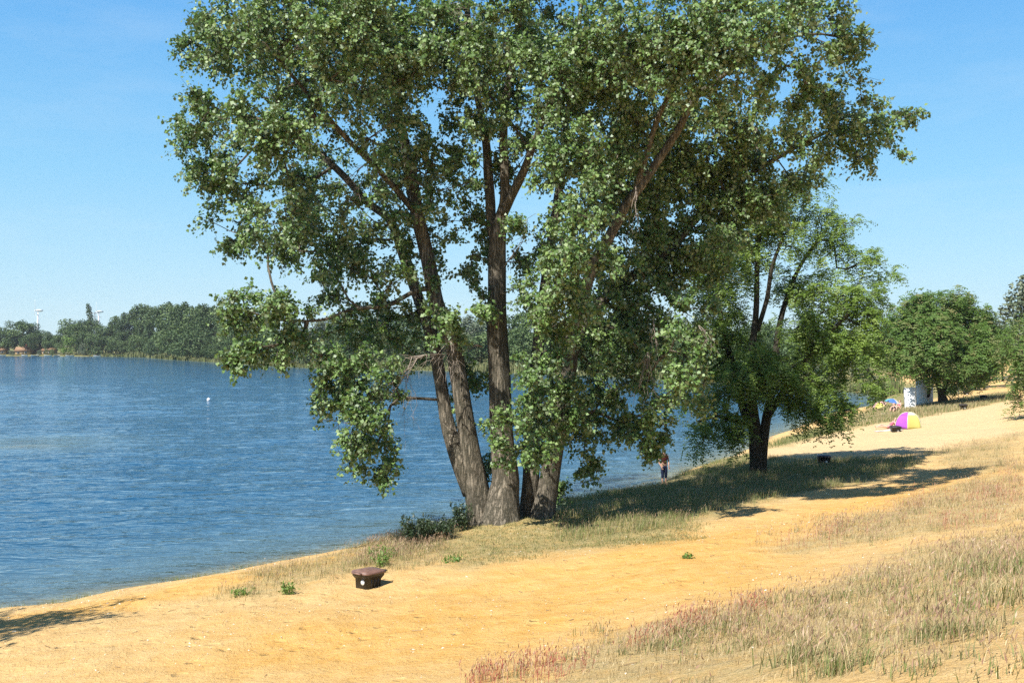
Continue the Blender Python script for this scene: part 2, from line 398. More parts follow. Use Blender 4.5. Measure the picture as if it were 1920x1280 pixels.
# ---- water
def water_mat():
    m, nt, b = mat('lake water')
    P = geo(nt).outputs['Position']
    mp = nd(nt, 'ShaderNodeMapping', Vector=P, Rotation=(0, 0, math.radians(-8)), Scale=(.42, 1.0, 1)).outputs[0]
    a = nd(nt, 'ShaderNodeTexNoise', Vector=mp, Scale=.85, Detail=4.0, Roughness=.55, Distortion=.5).outputs[0]
    bb = nd(nt, 'ShaderNodeTexNoise', Vector=mp, Scale=3.6, Detail=2.0, Roughness=.5).outputs[0]
    cc = nd(nt, 'ShaderNodeTexNoise', Vector=P, Scale=.045, Detail=3.0).outputs[0]
    h = math_(nt, 'ADD', math_(nt, 'MULTIPLY', a, 1.0), math_(nt, 'MULTIPLY', bb, .28))
    st = math_(nt, 'ADD', .55, math_(nt, 'MULTIPLY', cc, .8))
    bp = nd(nt, 'ShaderNodeBump', Strength=st, Distance=.26, Height=h)
    depth = attr(nt, 'depth')
    b.inputs['Base Color'].default_value = (.012, .060, .120, 1)
    b.inputs['Roughness'].default_value = .09
    b.inputs['IOR'].default_value = 1.333
    nt.links.new(bp.outputs[0], b.inputs['Normal'])
    # water body: the deeper, the less of the bed shows
    al = math_(nt, 'SUBTRACT', 1.0, math_(nt, 'POWER', 2.71828, math_(nt, 'MULTIPLY', depth, -2.0)))
    tr = nd(nt, 'ShaderNodeBsdfTransparent', Color=(.80, .92, .93, 1))
    sh_ = math_(nt, 'POWER', 2.71828, math_(nt, 'MULTIPLY', depth, -1.6))
    bcol = mixc(nt, sh_, (.006, .052, .108), (.20, .315, .335))
    body = nd(nt, 'ShaderNodeBsdfDiffuse', Color=bcol)
    inner = nd(nt, 'ShaderNodeMixShader', i0=al)
    nt.links.new(tr.outputs[0], inner.inputs[1]); nt.links.new(body.outputs[0], inner.inputs[2])
    gl = nd(nt, 'ShaderNodeBsdfGlossy', Roughness=.07, Color=(1, 1, 1, 1))
    nt.links.new(bp.outputs[0], gl.inputs['Normal'])
    fr = nd(nt, 'ShaderNodeFresnel', IOR=1.333); nt.links.new(bp.outputs[0], fr.inputs['Normal'])
    mx = nd(nt, 'ShaderNodeMixShader', i0=fr.outputs[0])
    nt.links.new(inner.outputs[0], mx.inputs[1]); nt.links.new(gl.outputs[0], mx.inputs[2])
    nt.links.new(mx.outputs[0], nt.nodes['Material Output'].inputs[0])
    nt.nodes.remove(b)
    return m
wang = np.concatenate([np.radians(np.linspace(-38, 30, 600)), np.radians(np.linspace(30, 322, 120))[1:-1]])
wrad = np.concatenate([np.geomspace(.6, 22, 20)[:-1], np.geomspace(22, 240, 700)[:-1], np.geomspace(240, 740, 90)])
WA, WR = np.meshgrid(wang, wrad)
WP = np.stack([(np.sin(WA) * WR).ravel(), (np.cos(WA) * WR).ravel()], 1)
wd_ = sdist(WP, SHORE); WZ = height(WP, False) + np.where(wd_ > -3, 0, 0)
sub = wd_ > -6; WZ[sub] = height(WP[sub])
ca_, sa_ = math.cos(math.radians(-7)), math.sin(math.radians(-7))
ux, uy = WP[:, 0] * ca_ - WP[:, 1] * sa_, WP[:, 0] * sa_ + WP[:, 1] * ca_
wob = (fbm(ux * .12, uy * .12, 201, 2) - .5) * 3
wv_ = (vnoise(ux * .34, uy * 1.0 + wob, 211) - .5) * .085 + (vnoise(ux * .8 + 9, uy * 1.9 + wob, 213) - .5) * .050 + (vnoise(ux * 1.7, uy * 4.0, 215) - .5) * .022
wv_ = wv_ + (vnoise(ux * .16, uy * .45 + wob, 219) - .5) * .14 * np.clip((WR.ravel() - 50) / 60, 0, 1)
amp = np.clip(np.maximum(-WZ, 0) / 1.0, .22, 1) * np.clip((250 - WR.ravel()) / 90, 0, 1) * (.55 + .9 * fbm(WP[:, 0] * .05, WP[:, 1] * .09, 217, 3))
nwa, nwr = len(wang), len(wrad)
ii, jj = np.meshgrid(np.arange(nwr - 1), np.arange(nwa), indexing='ij')
WQ = np.stack([ii * nwa + jj, ii * nwa + (jj + 1) % nwa, (ii + 1) * nwa + (jj + 1) % nwa, (ii + 1) * nwa + jj], -1).reshape(-1, 4)
wq = WQ[(WZ[WQ].min(1) < 0.03) & (wd_[WQ].min(1) < 3)]
used = np.unique(wq); remap = np.full(len(WP), -1); remap[used] = np.arange(len(used))
w = MB().add(np.stack([WP[used, 0], WP[used, 1], (wv_ * amp * .62)[used]], 1), remap[wq])
wo = w.build('lake', water_mat(), None, True, dict(depth=np.maximum(-WZ[used], 0)))
tag(wo, 'rippled blue lake water', 'lake', kind='structure')

# ------------------------------------------------------------------ foliage
def norm(v): return v / (np.linalg.norm(v, axis=-1, keepdims=True) + 1e-9)

def leaf_quads(mb, pos, axis, nrm, L, W, fold=.12, a=.5):
    axis = norm(axis); nrm = norm(nrm - (nrm * axis).sum(1, keepdims=True) * axis)
    side = np.cross(axis, nrm)
    L = np.broadcast_to(np.asarray(L, float), (len(pos),))[:, None]; W = np.broadcast_to(np.asarray(W, float), (len(pos),))[:, None]
    m = pos + axis * L * .38
    v = np.stack([pos, m + side * W * .5 + nrm * L * fold, pos + axis * L, m - side * W * .5 + nrm * L * fold], 1).reshape(-1, 3)
    q = np.arange(len(pos) * 4).reshape(-1, 4)
    mb.add(v, q, a=a)

def lobes_to_targets(lobes, rng, dens, shell=2.2):
    out = []; ctr = []; lob = []
    for k, (c, r, w) in enumerate(lobes):
        vol = 4.19 * r[0] * r[1] * r[2]
        n = max(4, int(dens * w * vol ** .8))
        d = norm(rng.normal(size=(n, 3)))
        p = np.asarray(c) + d * np.asarray(r) * (rng.random((n, 1)) ** (1 / shell))
        out.append(p); ctr.append(np.repeat(np.asarray(c)[None], n, 0)); lob.append(np.full(n, k))
    return np.vstack(out), np.vstack(ctr), np.concatenate(lob)

def grow(seeds, targets, rng, r_tip=.010, expo=.5, step=.55, jit=.05, rmax=.17):
    """connect targets to the trunk nodes so that a branching tree results; returns segments (P0,P1,r0,r1)"""
    pos = [p for path in seeds for p in path]
    dirs = []
    for path in seeds:
        path = np.asarray(path); dirs += list(norm(np.gradient(path, axis=0)))
    pos = np.array(pos); dirs = np.array(dirs); par = np.full(len(pos), -1); plen = np.zeros(len(pos))
    zl = pos[:, 2] - pos[:, 2].min(); plen = zl * .2
    d0 = np.array([np.min(((pos - t) ** 2).sum(1)) for t in targets])
    cap = len(pos) + len(targets) * 24
    POS = np.zeros((cap, 3)); DIR = np.zeros((cap, 3)); PAR = np.full(cap, -1); PL = np.zeros(cap)
    n0 = n = len(pos); POS[:n] = pos; DIR[:n] = dirs; PL[:n] = plen
    tips = []
    for k in np.argsort(d0):
        t = targets[k]
        dv = t - POS[:n]; d = np.sqrt((dv ** 2).sum(1)) + 1e-6
        cs = (dv * DIR[:n]).sum(1) / d
        cost = d * (1 + .45 * (1 - cs)) + .12 * PL[:n]
        j = int(np.argmin(cost)); dj = d[j]
        m = max(1, min(20, int(dj / step)))
        c = POS[j] + DIR[j] * .35 * dj + np.array([0, 0, .06 * dj])
        prev = j
        for i in range(1, m + 1):
            f = i / m
            p = (1 - f) ** 2 * POS[j] + 2 * f * (1 - f) * c + f * f * t
            if i < m: p = p + rng.normal(size=3) * jit * min(1, dj / 2)
            POS[n] = p; PAR[n] = prev; DIR[n] = norm(p - POS[prev]); PL[n] = PL[prev] + np.linalg.norm(p - POS[prev])
            prev = n; n += 1
        tips.append(prev)
    cnt = np.zeros(n); cnt[tips] = 1
    for i in range(n - 1, n0 - 1, -1): cnt[PAR[i]] += cnt[i]
    rr = np.minimum(r_tip * np.maximum(cnt, 1) ** expo, rmax)
    idx = np.arange(n0, n); pa = PAR[idx]
    r_start = np.where(pa < n0, rr[idx] * 1.15, np.minimum(rr[pa], rr[idx] * 1.6))
    return POS[pa], POS[idx], r_start, rr[idx]

def twigs(targets, centers, rng, n, length, up=.15, droop=.25, out=.8):
    T = np.repeat(targets, n, 0); C = np.repeat(centers, n, 0)
    d = norm(T - C) * out + rng.normal(size=T.shape) * .75 + np.array([0, 0, up])
    d = norm(d)
    L = length * rng.uniform(.5, 1.25, (len(T), 1))
    E = T + d * L - np.array([0, 0, 1.0]) * L * droop * rng.uniform(.3, 1.4, (len(T), 1))
    Mid = T + d * L * .5
    return T, Mid, E

def leaves_on(mb, T, Mid, E, rng, n, L, W, upbias=.5, hang=.5, spread=.06, tint=(0, 1)):
    f = rng.uniform(.12, 1.05, (len(T), n, 1))
    p = (1 - f) ** 2 * T[:, None] + 2 * f * (1 - f) * Mid[:, None] + f * f * E[:, None]
    d = norm(E - T)[:, None] * np.ones((1, n, 1))
    p = (p + rng.normal(size=p.shape) * spread).reshape(-1, 3); d = d.reshape(-1, 3)
    ax = d * .5 + rng.normal(size=p.shape) * .55 - np.array([0, 0, hang])
    nr = rng.normal(size=p.shape) * .66 + np.array([-.14, -.18, upbias]) + d * .45
    flip = np.where(nr[:, 2:3] < -.15, -1.0, 1.0)
    nr = nr * np.where(rng.random((len(p), 1)) < .8, flip, 1)
    s = rng.uniform(.5, 1.35, len(p))
    # each twig has its own tone, each leaf a little more
    tw = np.repeat(rng.uniform(tint[0], tint[1], len(T)), n)
    a = np.clip(.6 * tw + .4 * rng.random(len(p)), 0, 1)
    leaf_quads(mb, p, ax, nr, L * s, W * s, .14, a)

def pinnate_on(mb, T, Mid, E, rng, n, L, pairs=4, lw=.05, ll=.09, tint=(0, 1), droop=.55):
    """feather-shaped compound leaves hanging from twigs"""
    f = rng.uniform(.2, 1.05, (len(T), n, 1))
    p = (1 - f) ** 2 * T[:, None] + 2 * f * (1 - f) * Mid[:, None] + f * f * E[:, None]
    d = norm(E - T)[:, None] * np.ones((1, n, 1))
    p = p.reshape(-1, 3); d = d.reshape(-1, 3)
    ax = norm(d * .6 + rng.normal(size=p.shape) * .6 + np.array([0, 0, .05]))
    LL = L * rng.uniform(.7, 1.25, (len(p), 1))
    tone = np.clip(np.repeat(rng.uniform(tint[0], tint[1], len(T)), n) * .7 + .3 * rng.random(len(p)), 0, 1)
    up = np.array([0, 0, 1.0])
    side0 = norm(np.cross(ax, up) + rng.normal(size=p.shape) * .25)
    for i in range(pairs):
        g = (i + .7) / pairs
        base = p + ax * LL * g - up * LL * droop * g * g
        tg = norm(ax - up * 2 * droop * g)
        nn = norm(np.cross(side0, tg)); nn = nn * np.where(nn[:, 2:3] < 0, -1, 1)
        for sg in (-1, 1):
            leaf_quads(mb, base, side0 * sg + tg * .45 - up * .15, nn + rng.normal(size=p.shape) * .3 + [-.28, -.42, 0], ll, lw, .05, tone)

def interp_path(pts, n):
    pts = np.asarray(pts, float)
    d = np.concatenate([[0], np.cumsum(np.linalg.norm(np.diff(pts[:, :3], axis=0), axis=1))])
    t = np.linspace(0, d[-1], n)
    # Catmull-Rom through the points
    out = []
    for tt in t:
        k = min(max(np.searchsorted(d, tt) - 1, 0), len(pts) - 2)
        u = (tt - d[k]) / max(d[k + 1] - d[k], 1e-9)
        p0 = pts[max(k - 1, 0)]; p1 = pts[k]; p2 = pts[k + 1]; p3 = pts[min(k + 2, len(pts) - 1)]
        out.append(.5 * ((2 * p1) + (-p0 + p2) * u + (2 * p0 - 5 * p1 + 4 * p2 - p3) * u * u + (-p0 + 3 * p1 - 3 * p2 + p3) * u ** 3))
    return np.array(out)

def stem(mb, pix, Y0, sides=26, n=60, flare=True, seed=0):
    """trunk through (px, py, width in px, depth offset); returns its axis"""
    P = []
    for (px, py, wd, dy) in pix:
        Y = Y0 + dy
        P.append(np.append(at(px, py, Y), wd / 2 / F * Y))
    Q = interp_path(P, n)
    rg = np.random.default_rng(seed)
    ph = rg.uniform(0, 6.28, 6)
    def ridge(th, i):
        z = Q[i, 2][:, None]; t = th[None]
        low = np.clip(1 - (z - Q[0, 2]) / 1.4, 0, 1) if flare else 0
        return (1 + .05 * np.sin(3 * t + ph[0] + z * .35) + .035 * np.sin(7 * t + ph[1] + 1.2 * np.sin(z * .9))
                + .03 * np.sin(11 * t + ph[2] + 1.1 * np.sin(z * 1.7)) + low ** 2 * (.10 + .16 * np.sin(5 * t + ph[3])))
    mb.tube(Q[:, :3], Q[:, 3], sides, True, ridge)
    return Q

# ------------------------------------------------------------------ the big poplar
Y0 = 32.0
base = at(945, 985, Y0); base[2] = ground(base[0], Y0) - .1
poplar = empty('poplar_tree', tuple(base), 0, 'huge many-stemmed poplar with a wide spreading crown at the water edge', 'tree')
def local(arr, o): return np.asarray(arr, float) - np.array(o.location)

STEMS = [
 # px, py, width, depth offset
 [(912, 1005, 66, .0), (905, 975, 56, 0), (897, 940, 50, .0), (886, 880, 44, .05), (877, 820, 35, .1), (868, 760, 31, .1), (859, 700, 31, .2), (850, 645, 30, .2), (832, 600, 31, .2), (818, 566, 28, .2), (803, 486, 27, .3), (784, 406, 25, .4), (770, 326, 24, .6), (762, 283, 19, .7), (741, 187, 14, .8), (722, 133, 12, .9), (705, 40, 10, 1.0), (690, -90, 7, 1.2)],
 [(884, 925, 34, .0), (862, 865, 34, .0), (841, 805, 27, .2), (831, 750, 24, .3), (823, 700, 23, .4), (812, 640, 22, .5), (796, 590, 22, .8), (782, 552, 20, 1.3), (760, 486, 20, 1.5), (732, 414, 16, 1.8), (690, 380, 14, 2.0), (640, 325, 13, 2.2), (577, 270, 10, 2.4), (520, 240, 7, 2.5)],
 [(940, 1005, 92, -.35), (941, 975, 74, -.35), (945, 930, 58, -.3), (949, 900, 50, -.25), (944, 850, 46, -.2), (940, 800, 43, -.1), (936, 700, 41, 0), (931, 611, 38, 0), (931, 540, 34, 0), (932, 459, 32, .1), (938, 415, 26, .1), (946, 380, 19, 0), (946, 326, 17, 0), (944, 260, 16, .1), (947, 200, 15, .2), (964, 100, 13, .3), (985, 0, 11, .4), (995, -110, 8, .5)],
 [(932, 470, 22, .15), (921, 420, 19, .3), (919, 380, 19, .5), (915, 326, 18, .7), (910, 260, 15, .9), (892, 160, 13, 1.1), (880, 60, 11, 1.2), (870, -80, 8, 1.3)],
 [(944, 400, 18, -.05), (960, 365, 17, -.4), (978, 330, 16, -.7), (990, 300, 14, -.9), (1008, 250, 12, -1.1), (1040, 170, 10, -1.4), (1075, 80, 8, -1.6), (1100, -40, 6, -1.7)],
 [(990, 1000, 44, .5), (991, 970, 38, .5), (995, 900, 31, .6), (996, 835, 28, .7), (1002, 740, 25, .9), (1010, 640, 22, 1.2), (1022, 540, 20, 1.5), (1036, 440, 17, 1.8), (1050, 340, 14, 2.1), (1062, 230, 11, 2.3), (1080, 110, 8, 2.5), (1090, 0, 6, 2.6)],
 [(1012, 1002, 56, -.15), (1016, 975, 45, -.1), (1026, 920, 38, 0), (1037, 852, 35, .1), (1050, 780, 33, .2), (1062, 715, 31, .2), (1078, 611, 25, 0), (1098, 540, 22, -.3), (1118, 485, 20, -.5), (1140, 450, 19, -.7), (1173, 387, 18, -1.0), (1198, 354, 17, -1.2), (1238, 296, 15, -1.4), (1273, 242, 14, -1.6), (1302, 187, 12, -1.8), (1340, 154, 10, -2), (1400, 110, 8, -2.2), (1480, 70, 5, -2.3)],
 [(1066, 690, 24, .3), (1090, 610, 22, .8), (1140, 555, 20, 1.3), (1211, 500, 18, 1.8), (1252, 471, 16, 2.0), (1315, 400, 14, 2.3), (1380, 345, 11, 2.5), (1450, 300, 9, 2.6), (1540, 250, 6, 2.7)],
 [(1190, 365, 13, -1.1), (1212, 290, 11, -1.6), (1228, 237, 10, -1.9), (1244, 200, 9, -2.2), (1286, 121, 7, -2.6), (1310, 40, 6, -2.9)],
 [(812, 540, 12, .3), (780, 545, 9, -.2), (725, 572, 8, -.9), (660, 580, 6, -1.6), (600, 600, 5, -2.4), (520, 600, 4, -3.0)],
 [(780, 400, 13, .4), (720, 330, 11, -.6), (650, 260, 10, -1.6), (580, 180, 8, -2.4), (520, 110, 6, -3.0)],
]
seeds = []
for k, st in enumerate(STEMS):
    mb = MB()
    Q = stem(mb, st, Y0, 26 if k in (0, 1, 2, 5, 6) else 14, 90 if k in (0, 2, 6) else 50, k in (0, 2, 5, 6), k)
    mb.v = [local(v, poplar) for v in mb.v]
    mb.build('trunk' if k in (0, 1, 2, 5, 6) else 'bough', M['bark'], poplar, True)
    seeds.append(Q[8:, :3] if k in (0, 2, 5, 6) else Q[:, :3])

# crown lobes: px, py, rx, ry, depth offset, density weight
LOBES = [
 (430, 70, 95, 62, -1.5, 1), (390, 85, 55, 45, -.5, .8), (520, 30, 95, 85, -3, 1), (620, 60, 100, 85, -4, 1.4), (720, 40, 90, 90, -2, .8), (560, 110, 90, 60, 1.5, .8),
 (400, 220, 65, 48, -2, 1), (390, 285, 58, 55, -1, 1.1), (480, 235, 80, 62, -3.5, 1.1), (560, 250, 75, 60, -3, 1), (620, 200, 60, 45, 1, .6), (670, 150, 60, 50, -4, .9),
 (450, 350, 60, 55, -1, 1), (440, 430, 48, 42, -1, 1), (520, 400, 70, 60, -2.5, .9), (580, 340, 70, 50, 2, .6), (600, 440, 70, 48, -.5, .8), (660, 380, 60, 45, -2, .5), (540, 480, 45, 40, 0, .7),
 (720, 250, 55, 55, -2, .7), (760, 160, 60, 60, 0, .55), (800, 250, 45, 50, -1, .5), (680, 470, 70, 50, 1.0, .8), (740, 520, 55, 45, -1.5, .5), (640, 520, 60, 45, -1, .8),
 (480, 590, 62, 52, -3.2, 1.1), (450, 570, 38, 30, -3, .9), (455, 660, 36, 40, -3.2, 1), (438, 692, 12, 20, -3.2, .9), (545, 600, 48, 40, -3, .9), (570, 630, 40, 30, -3, .5), (500, 660, 30, 30, -3, .6), (620, 550, 50, 35, -1, .7),
 (650, 620, 55, 42, -1, .9), (710, 610, 60, 42, 1, .8), (760, 580, 50, 40, 1, .55), (640, 700, 48, 45, -2.5, 1.6), (690, 700, 50, 38, -2, .9), (620, 745, 30, 38, -2, 1.5), (665, 770, 46, 46, -2.5, 1.6), (700, 840, 36, 44, -2, 1.6), (716, 885, 20, 24, -2, 1.5), (655, 830, 28, 36, -2.4, 1.4), (735, 760, 20, 60, -1.2, .8), (770, 650, 45, 40, .5, .6),
 (800, 330, 40, 60, 1, .4), (830, 200, 45, 70, 1.5, .4), (850, 60, 60, 75, 0, .75), (800, 60, 50, 70, -2, .7), (900, 120, 45, 60, -2, .7), (900, 210, 45, 50, -1, .55), (870, 350, 40, 45, 1.5, .5), (868, 425, 50, 30, 1, .75), (855, 470, 50, 26, 0, .6), (790, 440, 30, 60, 1, .4), (850, 590, 46, 26, -1.4, .9), (905, 575, 28, 26, -1, .6), (830, 615, 30, 22, -1.4, .7), (820, 400, 30, 40, -1, .3),
 (870, 770, 20, 50, 1.4, .35), (885, 700, 14, 30, 1.2, .2), (920, 450, 26, 30, 1, .3), (970, 430, 26, 30, -.8, .3),
 (960, 40, 60, 70, -2.5, .7), (1010, 60, 55, 80, 1, .7), (1050, 150, 70, 80, -2.5, 1), (1000, 200, 50, 50, .5, .6), (1060, 260, 60, 55, -3, 1.2), (1080, 320, 60, 50, -3.5, 1.1), (1030, 340, 40, 35, -2, .6),
 (1010, 420, 26, 60, .8, .6), (1090, 410, 60, 48, -3.5, 1), (1060, 470, 55, 48, -3.8, 1.1), (1100, 500, 48, 44, -3.5, 1), (1030, 540, 48, 44, -3, 1), (1090, 570, 50, 40, -2.5, .9), (1030, 630, 50, 42, -2.6, .9), (1000, 690, 48, 40, -2.2, .8), (1070, 660, 48, 42, -1.6, .8),
 (985, 770, 46, 40, -2.6, 1.1), (950, 790, 32, 30, -2.4, .7), (1010, 820, 42, 34, -2.6, 1.1), (950, 845, 28, 20, -2.4, .7), (1040, 760, 40, 42, -1.6, .9), (1020, 860, 26, 18, -2.4, .7), (1090, 760, 46, 48, .6, .9), (1080, 830, 40, 30, .5, .7), (1045, 905, 8, 12, 1.4, .4), (1100, 860, 18, 20, .4, .5), (915, 870, 14, 20, 1.2, .3),
 (1130, 90, 80, 85, -2.5, 1.4), (1150, 180, 70, 60, -1.5, 1.2), (1220, 60, 80, 75, -4, 1.5), (1290, 80, 80, 75, -5, 1.4), (1370, 70, 80, 70, -5, 1.1), (1440, 50, 75, 65, -4, 1), (1320, 150, 75, 50, -4.5, 1.3), (1520, 50, 65, 65, -3, .9), (1585, 55, 40, 60, -2.5, .7), (1400, 140, 60, 40, -4, .7), (1500, 110, 60, 36, -2.5, .5), (1590, 95, 45, 26, -2, .6),
 (1160, 270, 70, 60, -1, .9), (1220, 230, 55, 50, 0, .9), (1290, 230, 70, 50, 1, .8), (1380, 230, 65, 50, 1, .8), (1240, 320, 70, 50, 1.5, .8), (1330, 300, 65, 45, 2, .8), (1420, 270, 55, 42, 1, .7), (1460, 200, 45, 40, -1.5, .7), (1530, 170, 60, 38, -1, .85), (1590, 190, 65, 42, -1, .9), (1550, 245, 70, 42, .5, .9), (1630, 240, 55, 40, 0, .8), (1685, 215, 26, 20, 0, .7), (1645, 300, 36, 34, .5, .8), (1590, 290, 45, 26, .5, .6), (1500, 260, 50, 36, 1.5, .6),
 (1180, 400, 55, 50, 1.2, 1), (1250, 400, 65, 45, 2, 1), (1330, 370, 65, 45, 2.5, 1), (1400, 330, 50, 42, 2.5, .9), (1300, 440, 60, 42, 2, 1), (1380, 410, 50, 42, 2.5, .8), (1220, 470, 60, 45, 1.5, 1), (1160, 500, 55, 48, 1, .9), (1150, 570, 55, 42, .5, .9), (1220, 560, 60, 45, 1.5, 1), (1290, 520, 55, 45, 2, .9), (1250, 610, 50, 42, 1, .9), (1300, 590, 45, 40, .5, .8),
 (1150, 640, 55, 48, .5, 1), (1180, 710, 55, 46, .5, 1), (1120, 690, 48, 45, .5, 1), (1140, 770, 46, 36, .6, .9), (1230, 680, 40, 50, -.5, .7), (1285, 640, 42, 42, -2.8, 1), (1280, 710, 38, 45, -2.8, .9), (1320, 730, 30, 36, -2.5, .8), (1225, 770, 40, 36, -.5, .9), (1220, 815, 32, 26, -.4, .8), (1218, 852, 9, 14, -.3, .8), (1180, 790, 30, 26, 0, .7), (1234, 826, 16, 18, -.3, .9), (1240, 720, 40, 36, -1, .7),
 (1420, 380, 65, 45, 2.2, 1.1), (1475, 330, 50, 34, 2.5, .9), (1050, 800, 38, 42, -1.4, 1.2), (1068, 735, 38, 38, -1.2, 1.2), (1000, 735, 36, 36, -2.4, 1), (1060, 600, 40, 36, -1.4, 1), (830, 300, 50, 40, -1, .8), (880, 260, 45, 50, .5, .8), (960, 250, 40, 45, -1.5, .7), (990, 300, 40, 40, 1, .7), (780, 330, 40, 40, -1.2, .7), (850, 520, 40, 30, .6, .6), (965, 500, 30, 40, .8, .6), (980, 560, 34, 30, -.5, .7), (890, 330, 40, 40, -1, .6), (930, 300, 36, 40, 1.2, .5), (950, 160, 50, 50, 1.5, .8), (880, 150, 50, 50, -1.5, .7), (760, 240, 50, 50, 1.5, .8), (730, 320, 50, 40, 1, .7), (700, 400, 50, 40, -.8, .6), (780, 480, 34, 34, 1.0, .5), (930, 60, 60, 60, -2, .8), (870, 100, 60, 60, 1, .8), (740, 100, 70, 60, -2.5, .9),   (1180, 340, 60, 50, 2, 1), (1120, 380, 50, 50, 1.5, .9), (1250, 500, 60, 50, 2.4, 1), (1330, 470, 50, 40, 1, .9), (1190, 620, 50, 45, 2, 1), (1250, 700, 45, 40, 1, .9), (1110, 610, 45, 40, 1.5, .9), (1200, 260, 50, 50, 2, .8), (1270, 330, 60, 50, 3, 1), (1350, 330, 60, 50, 3, 1),
 # top of the crown, above the picture
 (480, -60, 90, 50, -1, .6), (620, -90, 110, 80, -1, .7), (760, -110, 110, 90, 0, .6), (900, -150, 110, 110, 0, .6), (1040, -140, 110, 100, 0, .6), (1180, -110, 110, 90, -1, .7), (1330, -80, 110, 80, -1, .7), (1470, -50, 90, 50, -1, .6),
 # inner and rear parts of the crown
 (640, 150, 120, 70, 6, .4), (760, 60, 130, 90, 7, .4), (1000, 120, 120, 90, 7, .4), (1200, 160, 130, 90, 6, .45), (1350, 250, 110, 70, 6, .45), (1200, 330, 110, 80, 6, .5), (600, 430, 90, 60, 5, .4), (1120, 480, 90, 70, 5, .5), (1150, 620, 80, 60, 4, .6), (650, 330, 90, 60, 5, .35), (1060, 370, 60, 60, 5, .3), (720, 400, 50, 50, 4, .3),
]
def lobe3d(l, Y0, k=.85):
    px, py, rx, ry, dy, w = l
    Y = Y0 + dy
    a, b = rx / F * Y, ry / F * Y
    return (at(px, py, Y), (a, k * (a + b) / 2 + .25, b), w)
rng = np.random.default_rng(21)
lob3 = [lobe3d(l, Y0) for l in LOBES]
T, C, LK = lobes_to_targets(lob3, rng, 5.2, 2.0)
out_ = rng.random(len(T)) < .16
T = np.where(out_[:, None], C + (T - C) * 1.22, T)
LR = np.array([np.mean(l[1]) for l in lob3])[LK]
T = T + rng.normal(size=T.shape) * .08
P0, P1, r0, r1 = grow(seeds, T, rng, .0085, .52, .5, .06, .15)
mb = MB().segs(local(P0, poplar), local(P1, poplar), r0, r1, 5)
tT, tM, tE = twigs(T, C, rng, 9, np.repeat(np.clip(.26 + .36 * LR, .28, .80), 9)[:, None], .10, .28)
tb = MB().segs(local(tT, poplar), local(tM, poplar), .006, .005, 3).segs(local(tM, poplar), local(tE, poplar), .005, .003, 3)
mb.v += tb.v; mb.q += [q + mb.n for q in tb.q]; mb.qa += tb.qa
mb.build('branches', M['branch'], poplar)
lb = MB()
tone = np.repeat(np.clip(rng.normal(.5, .16, len(T)), .1, .9), 10)
leaves_on(lb, local(tT, poplar), local(tM, poplar), local(tE, poplar), rng, 17, .112, .105, .60, .40, .06)
lb.build('crown', M['poplar_leaf'], poplar)
print('poplar leaves', lb.n // 4, 'targets', len(T), 'segs', len(P0))

def dead_twigs(parent, root, tips, rng, nsub=5, r=.012, sub=.5):
    """a bundle of bare grey twigs"""
    mb = MB()
    for tp in tips:
        p0 = np.asarray(root); p1 = np.asarray(tp)
        n = 7
        L = np.linalg.norm(p1 - p0)
        cur = [p0 + (p1 - p0) * i / (n - 1) + (rng.normal(size=3) * L * .03 if 0 < i < n - 1 else 0) for i in range(n)]
        cur = np.array(cur); rr = np.linspace(r, r * .35, n)
        mb.segs(local(cur[:-1], parent), local(cur[1:], parent), rr[:-1], rr[1:], 4)
        for _ in range(nsub):
            i = rng.integers(1, n); q0 = cur[i]
            d = norm((p1 - p0) / L + rng.normal(size=3) * .6 - np.array([0, 0, .35]))
            q1 = q0 + d * sub * rng.uniform(.4, 1.1); qm = (q0 + q1) / 2 + rng.normal(size=3) * .04
            mb.segs(local([q0, qm], parent), local([qm, q1], parent), [r * .5, r * .4], [r * .4, r * .2], 3)
    return mb.build('dead_branch', M['dead'], parent)
dead_twigs(poplar, at(905, 650, 31.8), [at(800, 665, 30.6), at(845, 640, 31)], rng, 9, .022, .6)
dead_twigs(poplar, at(845, 640, 30.8), [at(790, 690, 30.2), at(820, 700, 30), at(835, 715, 30), at(850, 700, 30.2), at(862, 690, 30.4), at(815, 680, 30)], rng, 6, .014, .5)
dead_twigs(poplar, at(800, 665, 30.6), [at(700, 740, 29.8), at(640, 790, 29.4)], rng, 14, .022, .7)
dead_twigs(poplar, at(765, 700, 30.4), [at(760, 830, 30), at(750, 790, 30), at(775, 790, 30), at(790, 815, 30.1)], rng, 6, .007, .35)
dead_twigs(poplar, at(700, 300, 31), [at(640, 350, 30), at(690, 380, 30), at(660, 370, 29.8), at(610, 355, 29.6), at(720, 350, 30)], rng, 8, .014, .6)
dead_twigs(poplar, at(680, 120, 30), [at(665, 165, 29.5), at(690, 160, 29.5), at(640, 130, 29.4)], rng, 6, .012, .5)
dead_twigs(poplar, at(1192, 350, 30.4), [at(1185, 430, 30), at(1200, 440, 30), at(1178, 410, 30), at(1195, 400, 29.8)], rng, 4, .014, .4)
dead_twigs(poplar, at(1225, 600, 30), [at(1230, 690, 29.6), at(1222, 660, 29.7), at(1235, 670, 29.6)], rng, 4, .012, .4)
dead_twigs(poplar, at(1215, 660, 30.6), [at(1190, 745, 30.2), at(1200, 720, 30.2), at(1215, 740, 30.1), at(1225, 730, 30.3)], rng, 7, .013, .5)
dead_twigs(poplar, at(1310, 610, 29), [at(1335, 650, 28.6), at(1350, 665, 28.5), at(1340, 640, 28.6)], rng, 4, .012, .4)
dead_twigs(poplar, at(945, 500, 31.8), [at(1005, 400, 30.8), at(985, 440, 31)], rng, 6, .016, .6)
dead_twigs(poplar, at(890, 30, 30), [at(850, 20, 29.4), at(870, 45, 29.4), at(915, 50, 29.4), at(860, 5, 29.4)], rng, 6, .012, .5)

